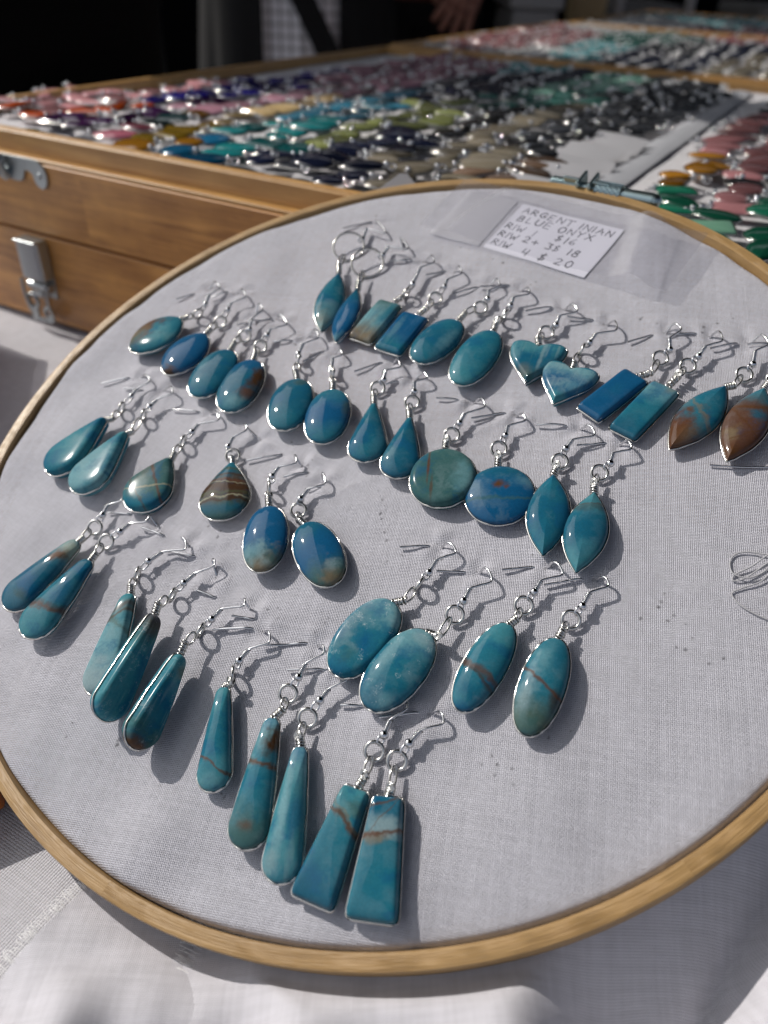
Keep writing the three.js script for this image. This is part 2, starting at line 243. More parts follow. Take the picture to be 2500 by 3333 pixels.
// ---------------------------------------------------------------- embroidery hoop, leaning on the case's rim. In its own frame x, y lie in the cloth and z leaves it
const HC = V(0.00437, 0.07156, -0.22502), EX = V(0.80575, 0, 0.59225), EY = V(0.54678, 0.38424, -0.74390), EN = V(-0.22757, 0.92323, 0.30961);
const hoopQ = new THREE.Quaternion().setFromRotationMatrix(new THREE.Matrix4().makeBasis(EX, EY, EN));
const onHoop = (x, y, z = 0) => HC.clone().addScaledVector(EX, x).addScaledVector(EY, y).addScaledVector(EN, z);
const RIN = 0.1503, OFFX = 0.0003;      // inside radius of the outer ring, and its centre along x
const EARRINGS = {
  E1: { shape: 'leaf', hw: 5.6, top: [-68.1,67.1], tip: [-53.6,35.8], wrap: [-70.3,69.9], ring: [-75.9,84.2], bead: [-72.8,90.5], coil: [-75.3,96.9], bend: [-65.3,97.1], pierce: [-75.4,104.1], tail: [-78.1,104.0], end: [-88.2,95.4], flat: 1 },
  E2: { shape: 'leaf', hw: 5.2, top: [-53.8,61.1], tip: [-43.6,32.8], wrap: [-55.3,63.5], ring: [-61.1,77.7], bead: [-57.5,84.1], coil: [-58.5,89.3], bend: [-49.6,90.9], pierce: [-57.5,97.0], tail: [-47.6,87.0], end: [-54.3,83.9], flat: 1 },
  E3: { shape: 'rect', hw: 5.3, top: [-36.9,60.4], tip: [-36.5,37.9], wrap: [-35.8,64.0], ring: [-34.9,67.9], bead: [-35.1,73.2], coil: [-37.7,82.6], bend: [-34.2,87.5], pierce: [-38.5,91.5], tail: [-46.0,87.9], end: [-51.7,84.7], flat: 0 },
  E4: { shape: 'rect', hw: 5.8, top: [-23.5,58.2], tip: [-23.1,37.3], wrap: [-22.9,62.0], ring: [-22.7,70.2], bead: [-22.2,76.5], coil: [-23.4,80.0], bend: [-20.1,85.6], pierce: [-24.5,90.0], tail: [-29.6,88.0], end: [-35.0,82.1], flat: 1 },
  E5: { shape: 'oval', hw: 7.6, top: [-6.6,60.8], tip: [-9.4,36.8], wrap: [-6.5,64.2], ring: [-3.5,72.1], bead: [-2.8,76.5], coil: [-4.8,80.5], bend: [-2.3,84.6], pierce: [-6.4,88.7], tail: [-11.3,83.5], end: [-18.0,76.3], flat: 1 },
  E6: { shape: 'oval', hw: 7.4, top: [8.5,61.0], tip: [10.6,33.4], wrap: [7.6,64.1], ring: [7.4,71.2], bead: [7.1,76.4], coil: [5.9,80.6], bend: [10.3,84.7], pierce: [7.3,88.4], tail: [-0.9,88.6], end: [-10.0,82.9], flat: 0 },
  E7: { shape: 'heart', hw: 9.8, top: [27.7,60.3], tip: [31.4,43.7], wrap: [26.0,62.9], ring: [25.5,69.6], bead: [27.4,73.3], coil: [26.3,77.9], bend: [31.0,82.6], pierce: [26.8,85.9], tail: [20.3,83.3], end: [12.5,77.7], flat: 1 },
  E8: { shape: 'heart', hw: 9.4, top: [43.0,54.7], tip: [44.3,39.0], wrap: [42.4,57.1], ring: [41.1,65.5], bead: [42.2,69.7], coil: [42.2,74.1], bend: [47.7,78.6], pierce: [44.7,83.6], tail: [36.7,83.2], end: [28.1,80.4], flat: 0 },
  E9: { shape: 'rect', hw: 4.9, top: [63.0,61.5], tip: [56.3,39.7], wrap: [65.2,63.8], ring: [66.3,72.9], bead: [67.8,76.9], coil: [65.6,81.6], bend: [67.3,87.1], pierce: [63.7,89.6], tail: [58.7,84.0], end: [53.1,77.2], flat: 1 },
  E10: { shape: 'rect', hw: 4.9, top: [73.5,60.7], tip: [69.3,36.7], wrap: [74.3,64.6], ring: [75.6,73.1], bead: [77.2,77.6], coil: [77.4,82.4], bend: [81.2,87.1], pierce: [78.1,91.8], tail: [71.4,90.5], end: [63.2,85.6], flat: 1 },
  E11: { shape: 'marq', hw: 6.2, top: [89.8,67.8], tip: [84.8,37.0], wrap: [91.1,68.9], ring: [92.7,76.5], bead: [93.6,81.0], coil: [92.2,86.5], bend: [94.8,91.4], pierce: [90.9,95.4], tail: [85.1,90.8], end: [78.7,85.0], flat: 1 },
  E12: { shape: 'marq', hw: 6.2, top: [100.4,71.4], tip: [101.1,39.7], wrap: [100.6,73.0], ring: [101.6,78.2], bead: [102.3,82.9], coil: [100.8,88.4], bend: [103.6,92.8], pierce: [100.2,97.4], tail: [94.3,93.8], end: [88.5,91.6], flat: 1 },
  F1: { shape: 'cushion', hw: 10.5, top: [-115.0,17.4], tip: [-122.2,-5.8], wrap: [-114.0,18.8], ring: [-112.0,24.0], bead: [-112.3,29.5], coil: [-114.8,34.5], bend: [-113.5,40.1], pierce: [-119.7,43.0], tail: [-126.0,34.7], end: [-130.5,28.5], flat: 0 },
  F2: { shape: 'cushion', hw: 8.6, top: [-98.3,14.8], tip: [-98.1,-9.2], wrap: [-98.4,16.8], ring: [-99.2,24.3], bead: [-100.0,30.8], coil: [-101.3,34.2], bend: [-97.9,39.9], pierce: [-104.2,43.7], tail: [-110.6,41.1], end: [-115.1,34.9], flat: 1 },
  F3: { shape: 'oval', hw: 8.4, top: [-81.5,11.6], tip: [-77.1,-13.1], wrap: [-82.4,14.4], ring: [-83.2,21.9], bead: [-82.7,25.1], coil: [-85.7,29.7], bend: [-85.1,36.5], pierce: [-90.2,39.1], tail: [-89.0,29.5], end: [-91.7,26.6], flat: 1 },
  F4: { shape: 'oval', hw: 8.4, top: [-69.0,11.5], tip: [-60.1,-13.2], wrap: [-70.1,13.7], ring: [-73.2,20.1], bead: [-73.7,25.6], coil: [-74.5,28.5], bend: [-70.0,33.8], pierce: [-77.8,37.8], tail: [-82.3,36.3], end: [-87.0,30.9], flat: 1 },
  F5: { shape: 'oval', hw: 8.1, top: [-45.4,10.6], tip: [-34.6,-11.1], wrap: [-47.6,12.6], ring: [-52.5,19.6], bead: [-54.4,22.1], coil: [-56.1,27.1], bend: [-52.5,32.5], pierce: [-57.9,36.3], tail: [-64.9,29.2], end: [-71.1,25.3], flat: 0 },
  F6: { shape: 'oval', hw: 8.0, top: [-29.7,12.1], tip: [-18.0,-9.7], wrap: [-31.1,14.0], ring: [-35.8,19.5], bead: [-37.5,21.4], coil: [-40.3,25.8], bend: [-38.0,28.9], pierce: [-41.5,31.5], tail: [-48.7,29.2], end: [-52.2,21.1], flat: 0 },
  F7: { shape: 'tear', hw: 6.6, top: [-11.8,13.1], tip: [0.4,-9.4], wrap: [-13.1,14.9], ring: [-16.2,21.1], bead: [-15.8,24.8], coil: [-17.7,28.7], bend: [-13.8,32.6], pierce: [-17.9,36.3], tail: [-23.5,33.6], end: [-30.0,25.1], flat: 1 },
  F8: { shape: 'tear', hw: 6.5, top: [3.7,12.9], tip: [13.9,-10.3], wrap: [2.4,14.7], ring: [-0.8,20.6], bead: [-2.3,24.6], coil: [-4.7,28.3], bend: [-1.6,31.9], pierce: [-5.2,34.5], tail: [-12.3,28.0], end: [-15.3,24.5], flat: 1 },
  F9: { shape: 'round', hw: 10.6, top: [22.3,6.1], tip: [33.0,-13.5], wrap: [21.1,8.5], ring: [19.8,14.0], bead: [20.0,18.9], coil: [19.5,22.8], bend: [24.0,28.7], pierce: [20.0,32.1], tail: [12.4,29.4], end: [5.4,26.7], flat: 1 },
  F10: { shape: 'round', hw: 10.6, top: [41.2,7.8], tip: [53.0,-10.5], wrap: [40.0,10.1], ring: [36.9,15.7], bead: [36.5,20.8], coil: [35.3,24.4], bend: [39.2,29.2], pierce: [36.2,31.8], tail: [30.1,31.3], end: [21.3,24.0], flat: 1 },
  F11: { shape: 'marq', hw: 6.2, top: [58.4,12.1], tip: [69.2,-14.9], wrap: [58.0,14.3], ring: [57.1,18.9], bead: [56.7,23.6], coil: [56.9,27.5], bend: [62.2,32.3], pierce: [58.1,35.7], tail: [51.5,33.8], end: [42.7,30.4], flat: 1 },
  F12: { shape: 'marq', hw: 6.1, top: [72.5,11.3], tip: [80.1,-15.7], wrap: [71.5,13.2], ring: [70.0,19.9], bead: [71.5,24.0], coil: [70.6,27.6], bend: [74.7,31.8], pierce: [71.7,34.8], tail: [65.8,33.1], end: [58.6,27.7], flat: 1 },
  G1: { shape: 'tear', hw: 8.4, top: [-103.6,-37.6], tip: [-104.2,-67.0], wrap: [-102.4,-36.7], ring: [-103.7,-30.1], bead: [-104.2,-23.8], coil: [-104.9,-20.2], bend: [-102.7,-14.9], pierce: [-108.6,-12.3], tail: [-115.9,-15.7], end: [-124.3,-23.4], flat: 0 },
  G2: { shape: 'tear', hw: 8.2, top: [-89.6,-39.1], tip: [-86.7,-68.1], wrap: [-89.0,-38.0], ring: [-91.8,-29.0], bead: [-92.2,-24.7], coil: [-92.0,-21.0], bend: [-88.5,-15.6], pierce: [-92.9,-12.9], tail: [-104.9,-18.5], end: [-112.1,-21.3], flat: 0 },
  G3: { shape: 'tear', hw: 8.8, top: [-65.0,-40.1], tip: [-61.3,-63.2], wrap: [-65.6,-38.5], ring: [-67.8,-31.5], bead: [-67.5,-26.5], coil: [-67.7,-22.7], bend: [-61.9,-17.6], pierce: [-67.0,-14.4], tail: [-74.2,-16.8], end: [-84.8,-20.5], flat: 0 },
  G4: { shape: 'tear', hw: 8.8, top: [-42.5,-30.9], tip: [-30.0,-51.3], wrap: [-43.4,-30.0], ring: [-46.1,-27.6], bead: [-49.7,-25.6], coil: [-50.8,-21.7], bend: [-48.6,-16.6], pierce: [-51.9,-14.5], tail: [-31.3,-18.2], end: [-40.8,-26.5], flat: 1 },
  G5: { shape: 'oval', hw: 7.2, top: [-17.4,-39.8], tip: [-3.3,-60.0], wrap: [-19.1,-37.9], ring: [-23.2,-33.4], bead: [-25.3,-29.0], coil: [-25.7,-25.1], bend: [-21.3,-20.8], pierce: [-24.3,-17.8], tail: [-17.1,-20.6], end: [-23.2,-26.2], flat: 0 },
  G6: { shape: 'oval', hw: 7.2, top: [-2.4,-39.5], tip: [19.6,-52.4], wrap: [-3.9,-39.1], ring: [-8.9,-35.3], bead: [-10.5,-31.7], coil: [-10.5,-27.6], bend: [-6.8,-23.1], pierce: [-10.9,-19.5], tail: [-9.3,-23.5], end: [-12.7,-26.8], flat: 1 },
  G7: { shape: 'oval', hw: 7.8, top: [39.0,-48.9], tip: [37.4,-75.4], wrap: [40.7,-47.4], ring: [42.0,-39.7], bead: [42.5,-35.1], coil: [42.3,-30.5], bend: [46.0,-25.5], pierce: [41.4,-23.4], tail: [36.3,-26.2], end: [28.9,-31.0], flat: 0 },
  G8: { shape: 'oval', hw: 7.6, top: [53.3,-52.2], tip: [51.4,-78.7], wrap: [55.4,-51.9], ring: [56.6,-43.1], bead: [56.8,-38.6], coil: [56.4,-34.5], bend: [60.6,-29.3], pierce: [56.3,-25.9], tail: [50.6,-28.7], end: [43.5,-32.7], flat: 1 },
  G9: { shape: 'oval', hw: 5.6, top: [71.7,-39.2], tip: [72.8,-66.7], wrap: [72.3,-37.6], ring: [72.0,-31.2], bead: [72.8,-26.5], coil: [72.7,-22.7], bend: [77.0,-17.9], pierce: [72.7,-15.0], tail: [67.7,-18.0], end: [60.5,-23.4], flat: 1 },
  G10: { shape: 'oval', hw: 5.8, top: [85.2,-36.4], tip: [90.4,-63.6], wrap: [85.1,-34.5], ring: [85.2,-28.8], bead: [86.2,-24.0], coil: [86.0,-19.7], bend: [89.5,-15.0], pierce: [86.5,-12.9], tail: [81.5,-15.2], end: [73.6,-22.1], flat: 1 },
  H1: { shape: 'drop', hw: 6.6, top: [-69.6,-82.1], tip: [-72.7,-112.6], wrap: [-69.4,-81.1], ring: [-70.3,-74.8], bead: [-70.8,-70.0], coil: [-72.0,-66.1], bend: [-69.0,-62.4], pierce: [-69.3,-61.4], tail: [-65.0,-63.8], end: [-72.3,-67.6], flat: 1 },
  H2: { shape: 'drop', hw: 6.8, top: [-59.1,-85.4], tip: [-57.3,-115.9], wrap: [-59.3,-83.6], ring: [-61.3,-77.0], bead: [-58.9,-71.9], coil: [-58.1,-68.1], bend: [-53.3,-64.5], pierce: [-54.5,-61.8], tail: [-46.4,-64.7], end: [-55.2,-66.4], flat: 1 },
  H3: { shape: 'drop', hw: 5.3, top: [-37.7,-87.3], tip: [-22.2,-117.0], wrap: [-39.0,-86.0], ring: [-41.9,-80.6], bead: [-41.8,-75.2], coil: [-40.0,-70.5], bend: [-33.5,-65.4], pierce: [-38.6,-62.5], tail: [-30.5,-65.5], end: [-40.7,-69.2], flat: 0 },
  H4: { shape: 'drop', hw: 5.3, top: [-22.0,-89.2], tip: [-12.2,-121.0], wrap: [-23.1,-87.1], ring: [-24.9,-80.5], bead: [-24.3,-75.4], coil: [-23.3,-71.3], bend: [-19.6,-65.8], pierce: [-22.3,-64.0], tail: [-13.6,-73.4], end: [-20.4,-74.8], flat: 0 },
  H5: { shape: 'drop', hw: 5.0, top: [-5.3,-94.7], tip: [2.3,-121.8], wrap: [-6.1,-92.4], ring: [-7.5,-85.1], bead: [-6.8,-80.5], coil: [-6.3,-76.6], bend: [-0.8,-72.0], pierce: [-2.8,-70.1], tail: [3.0,-73.2], end: [-3.3,-76.0], flat: 0 },
  H6: { shape: 'drop', hw: 4.6, top: [11.4,-94.9], tip: [28.1,-118.3], wrap: [11.7,-94.0], ring: [10.2,-90.5], bead: [9.3,-86.3], coil: [9.6,-82.2], bend: [13.5,-77.1], pierce: [10.1,-74.4], tail: [4.9,-76.0], end: [-5.5,-82.6], flat: 0 },
  H7: { shape: 'drop', hw: 5.4, top: [29.7,-94.4], tip: [45.0,-124.3], wrap: [30.2,-92.3], ring: [28.1,-86.4], bead: [28.1,-81.2], coil: [27.4,-77.1], bend: [30.0,-71.7], pierce: [27.6,-69.9], tail: [22.1,-71.1], end: [11.5,-78.9], flat: 1 },
  H8: { shape: 'drop', hw: 5.0, top: [41.7,-96.6], tip: [57.7,-125.4], wrap: [40.4,-95.3], ring: [37.5,-89.1], bead: [37.9,-83.5], coil: [38.2,-79.7], bend: [41.0,-74.8], pierce: [40.6,-73.8], tail: [31.7,-75.2], end: [22.8,-80.7], flat: 1 },
  H9: { shape: 'trap', hw: 5.8, top: [60.9,-97.3], tip: [67.0,-124.4], wrap: [60.8,-94.9], ring: [58.8,-86.9], bead: [58.8,-82.2], coil: [58.1,-78.1], bend: [60.1,-73.1], pierce: [58.5,-71.7], tail: [48.4,-78.1], end: [42.9,-81.3], flat: 1 },
  H10: { shape: 'trap', hw: 6.3, top: [69.0,-94.6], tip: [81.3,-119.6], wrap: [68.5,-93.2], ring: [65.3,-85.8], bead: [65.8,-80.6], coil: [66.6,-76.3], bend: [70.6,-71.7], pierce: [67.7,-69.3], tail: [62.6,-72.2], end: [54.7,-78.9], flat: 1 },
};
const dents = Object.values(EARRINGS).map((e) => ({ x: lerp(e.pierce[0], e.tail[0], 0.4) / 1000, y: lerp(e.pierce[1], e.tail[1], 0.4) / 1000, tx: e.tail[0] / 1000, ty: e.tail[1] / 1000 }));
for (const d of dents) SPECKS.push([d.x * 1000 + rr(-0.6, 0.6), d.y * 1000 + rr(-0.6, 0.6), rr(0.4, 0.8), 1, 0.5]);
for (const [x, y] of [[-80, 106], [-79, 104], [-84, 100], [-30, 106], [-12, 98], [8, 94], [26, 84], [52, 92], [60, 88], [67, 84], [73, 92], [78, 100], [-62, 30], [-16, 40], [-8, 36], [-3, 42], [-48, -2], [-30, -12], [-20, -18], [-14, -22], [10, -16], [17, -22], [22, -28], [28, -34], [44, -26], [63, -10], [66, -12], [-34, -52], [-28, -56], [6, -66], [10, -68], [88, -72], [92, -74], [101, -9], [103, -16], [107, -15], [113, -15], [121, -20], [114, -24], [86, -76], [60, -88], [24, -64], [20, -70], [-110, 42], [-100, 36], [-70, 60], [98, -58], [30, -118], [-6, -124], [-24, -128]])
  for (let k = 0; k < 2; k++) SPECKS.push([x + rr(-3, 3), y + rr(-3, 3), rr(0.35, 0.75), rr(0.7, 1.4), rr(0.5, 1)]);
const hash2 = dents.map((d, i) => hash(i, 5, 77) * 6.28);
function clothZ(x, y) {            // metres: stretched cloth, slack here and there, pulled where the hooks go through
  const r = Math.hypot(x - OFFX, y) / RIN, mm = 1000;
  let z = 0.0016 * (fbm(x * 14, y * 14, 12, 3) - 0.5) + 0.0005 * Math.sin((x * 0.86 - y * 0.5) * 150 + 4 * noise(x * 20, y * 20, 15)) * sstep(0.02, -0.10, y + 0.3 * x) + 0.0011 * (noise((x * 0.9 + y * 0.5) * 60, (y * 0.9 - x * 0.5) * 9, 14) - 0.5);
  const ang = Math.atan2(y, x);
  z += 0.0009 * (noise(ang * 14, 3, 21) - 0.5) * sstep(0.82, 0.98, r);                      // puckers along the rim
  z -= 0.0007 * Math.pow(clamp((r - 0.95) / 0.05), 2) + 0.0022 * Math.pow(clamp((r - 0.990) / 0.0085), 1.6);
  const c = (x + 0.028) * 0.83 + (y + 0.06) * -0.555;                                      // an old fold line
  z += 0.00045 * Math.exp(-Math.abs(c) * 500) * sstep(-0.15, 0.02, -y + 0.02);
  for (let i = 0; i < dents.length; i++) {
    const d = dents[i], dx = x - d.x, dy = y - d.y, q = dx * dx + dy * dy;
    if (q > 0.0004) continue;
    const s = Math.sqrt(q);
    z -= 0.0012 * Math.exp(-s / 0.0014); z += 0.0007 * Math.exp(-((s - 0.0042) ** 2) / 0.000008) * (0.5 + 0.7 * Math.cos(3 * Math.atan2(dy, dx) + hash2[i]));
    const ux = d.tx - d.x, uy = d.ty - d.y, L = Math.hypot(ux, uy) || 1e-6, t = clamp((dx * ux + dy * uy) / (L * L)), px = dx - ux * t, py = dy - uy * t;
    z += 0.0007 * Math.exp(-(px * px + py * py) / 0.0000007) * Math.sin(Math.PI * clamp(t, 0.02, 0.98));
  }
  return z;
}
const hoop = thing('embroidery_hoop', 'round wooden embroidery hoop with white cotton stretched in it, displaying blue earrings', 'embroidery hoop');
hoop.position.copy(HC); hoop.quaternion.copy(hoopQ);
function ringGeo(r0, r1, z0, z1, b, seg = 220) {     // rounded ring with uv in metres along the grain
  const prof = [[r0, z0 + b], [r0, z1 - b], [r0 + b * 0.3, z1 - b * 0.3], [r0 + b, z1], [r1 - b, z1], [r1 - b * 0.3, z1 - b * 0.3], [r1, z1 - b], [r1, z0 + b], [r1 - b, z0], [r0 + b, z0], [r0, z0 + b]];
  let len = 0; const at = prof.map((p, i) => (len += i ? Math.hypot(p[0] - prof[i - 1][0], p[1] - prof[i - 1][1]) : 0));
  return toCreasedNormals(sheet(seg, prof.length - 1, (u, v, P) => { const k = Math.round(v * (prof.length - 1)), a = u * Math.PI * 2, wob = 0.0004 * (noise(a * 3, 1, 18) - 0.5); P.set((prof[k][0] + wob) * Math.cos(a) + OFFX, (prof[k][0] + wob) * Math.sin(a), prof[k][1] + 0.0003 * (noise(a * 5, 2, 19) - 0.5)); return [u * 6.5, at[k] * 42]; }), 0.6);
}
part('outer_ring', ringGeo(RIN, 0.1547, -0.0085, 0.0010, 0.0009), hoopWood, hoop);
part('inner_ring', ringGeo(0.1455, RIN - 0.0007, -0.0085, -0.0042, 0.0006), hoopWood, hoop);
const cottonMat = new THREE.MeshStandardMaterial({ name: 'stretched_cotton', map: fabricMap(), bumpMap: withRepeat(weaveBump, 2 * HALF / 0.0165, 2 * HALF / 0.0165, 0.42), bumpScale: 0.00030, alphaMap: withRepeat(weaveHoles, 2 * HALF / 0.0165, 2 * HALF / 0.0165, 0.42), alphaTest: 0.5, roughness: 0.92, side: THREE.DoubleSide });
{
  const NR = 150, NA = 280;
  const g = sheet(NA, NR, (u, v, P) => { const a = u * Math.PI * 2, r = Math.pow(v, 0.8) * (RIN - 0.0003); const x = OFFX + r * Math.cos(a), y = r * Math.sin(a); P.set(x, y, clothZ(x, y)); return [0.5 + x / (2 * HALF), 0.5 + y / (2 * HALF)]; });
  part('stretched_fabric', g, cottonMat, hoop);
}
// loose cotton outside the ring: flaps that lie on the table, given in world metres round the hoop
const worldToHoop = new THREE.Matrix4().compose(HC, hoopQ, V(1, 1, 1)).invert();
const rimPoint = (deg, r = 0.1500, z = -0.008) => onHoop(OFFX + r * Math.cos(deg * Math.PI / 180), r * Math.sin(deg * Math.PI / 180), z);
function flap(name, d0, d1, reach, height, sd, nu = 120, nv = 60) {
  const g = sheet(nu, nv, (u, v, P) => {
    const deg = lerp(d0, d1, u), a = rimPoint(deg), b = rimPoint(deg, 0.30), dx = b.x - a.x, dz = b.z - a.z, L = Math.hypot(dx, dz);
    const len = reach(u) + 0.0025 * (noise(u * 90, 4, sd) - 0.5) * sstep(0.9, 1, v), s = v * len;
    P.set(a.x + dx / L * s, 0, a.z + dz / L * s);
    P.y = Math.max(Math.min(height(u, v, s, a.y, P), a.y - 0.001 + Math.max(0, s - 0.008) * 0.75), 0.0012 + 0.0006 * Math.sin(u * 9));
    const q = [P.x, P.z]; P.applyMatrix4(worldToHoop); return [q[0] * 1.0, q[1] * 1.0];
  }, 0.0004);
  part(name, g, looseMat, hoop);
  // frayed threads along the far edge
  const list = [];
  const P = V(), f = (u, v) => { const deg = lerp(d0, d1, u), a = rimPoint(deg), b = rimPoint(deg, 0.30), dx = b.x - a.x, dz = b.z - a.z, L = Math.hypot(dx, dz), s = v * reach(u); P.set(a.x + dx / L * s, 0, a.z + dz / L * s); P.y = Math.max(Math.min(height(u, v, s, a.y, P), a.y - 0.001 + Math.max(0, s - 0.008) * 0.75), 0.0012); return P.clone(); };
  for (let k = 0; k < 420; k++) {
    const far = k < 50, u = far ? rnd() : 0, v = rnd(), p = far ? f(u, 0.985) : f(0.012, v), q = far ? f(u, 1) : f(0, v), dir = q.clone().sub(p).setY(0).normalize().multiplyScalar(rr(0.0025, 0.0055)), side = V(-dir.z, 0, dir.x).multiplyScalar(rr(-0.3, 0.3));
    list.push(tube([p, q.clone().addScaledVector(dir, 0.5).addScaledVector(side, 0.25).setY(q.y + rr(0, 0.001)), q.clone().add(dir).add(side).setY(Math.max(0.0006, q.y * 0.6 + rr(-0.0005, 0.0003)))].map((w) => w.applyMatrix4(worldToHoop)), 0.00006, 5, 4));
  }
  const fr = part('frayed_edge', merge(list), threadMat, hoop); fr.userData.kind = 'stuff';
}
const threadMat = new THREE.MeshStandardMaterial({ name: 'cotton_thread', color: lin(0.8, 0.8, 0.81), roughness: 0.95 });
const looseMat = new THREE.MeshStandardMaterial({ name: 'loose_cotton', color: lin(0.84, 0.84, 0.87), map: withRepeat(clothTone, 10), bumpMap: withRepeat(weaveBump, 62), bumpScale: 0.00012, roughness: 0.95, side: THREE.DoubleSide });
const soft = (x, z, s) => fbm(x * 22, z * 22, s, 3) - 0.5;
flap('fabric_flap', -87, -50, (u) => 0.085, (u, v, s, y0, P) => 0.003 + 0.032 * sstep(0.05, 0.45, v) * Math.max(0, soft(P.x, P.z, 101) * 1.4 + 0.34) + 0.0026 * Math.sin((P.x * 0.75 - P.z * 0.65) * 160 + 3 * soft(P.x, P.z, 103)) * sstep(0.15, 0.5, v), 102);
flap('fabric_flap', -74, 44, (u) => 0.088 + 0.030 * Math.sin(u * 4), (u, v, s, y0, P) => {
  const deg = lerp(-74, 44, u), d = (P.x - 0.084) * 0.72 + (P.z + 0.075) * 0.69;
  return lerp(0.004, lerp(y0 + 0.003, lerp(y0 - 0.001, 0.003, clamp(s / 0.034)), sstep(-48, -37, deg)), sstep(-74, -62, deg)) + 0.026 * sstep(-0.003, 0.010, d) + 0.0036 * sstep(0.03, 0.3, v) * Math.sin((P.x * 0.9 + P.z * 0.3) * 190 + 5 * soft(P.x, P.z, 104)) + 0.016 * sstep(0.1, 0.5, v) * soft(P.x, P.z, 105) - 0.006 * sstep(0.25, 0.7, v) * (1 - sstep(-60, -47, deg));
}, 106);
{ // tightening screw on the ring
  const z = -0.0006, c = (g, x, y) => g.rotateZ(-Math.PI / 2).translate(x, y, z), Y = (x) => 0.1562 + 0.0002 * x;
  const P = part('tightening_screw', merge([c(new THREE.CylinderGeometry(0.0022, 0.0022, 0.046, 16), 0.005, Y(0))]), steel, hoop);
  const knurl = (len, r, x) => { const list = [c(new THREE.CylinderGeometry(r, r, len, 24), x, Y(0))]; for (let k = 0; k < 14; k++) for (let m = 0; m < Math.round(len / 0.0012); m++) { const a = (k + 0.5 * (m % 2)) / 14 * Math.PI * 2; list.push(new THREE.OctahedronGeometry(0.00062).translate(x - len / 2 + (m + 0.5) * 0.0012, Y(0) + r * Math.cos(a), z + r * Math.sin(a))); } return merge(list); };
  part('threaded_end', merge(Array.from({ length: 12 }, (_, k) => new THREE.TorusGeometry(0.0023, 0.00045, 6, 16).rotateY(Math.PI / 2).translate(-0.0168 + k * 0.0011, Y(0), z))), steel, P);
  part('knurled_knob', knurl(0.0110, 0.0037, 0.0085), steel, P);
  part('shank', merge([c(new THREE.CylinderGeometry(0.0031, 0.0028, 0.013, 20), 0.021, Y(0)), c(new THREE.SphereGeometry(0.0028, 16, 10), 0.028, Y(0))]), steel, P);
  for (const x of [-0.0045, 0.0008]) part('bracket', merge([new RoundedBoxGeometry(0.0014, 0.0095, 0.0088, 2, 0.0005).translate(x, 0.1572, z), new RoundedBoxGeometry(0.0075, 0.0012, 0.0086, 2, 0.0004).translate(x + (x < 0 ? -0.0036 : 0.0036), 0.1556, z)]), steel, hoop);
}

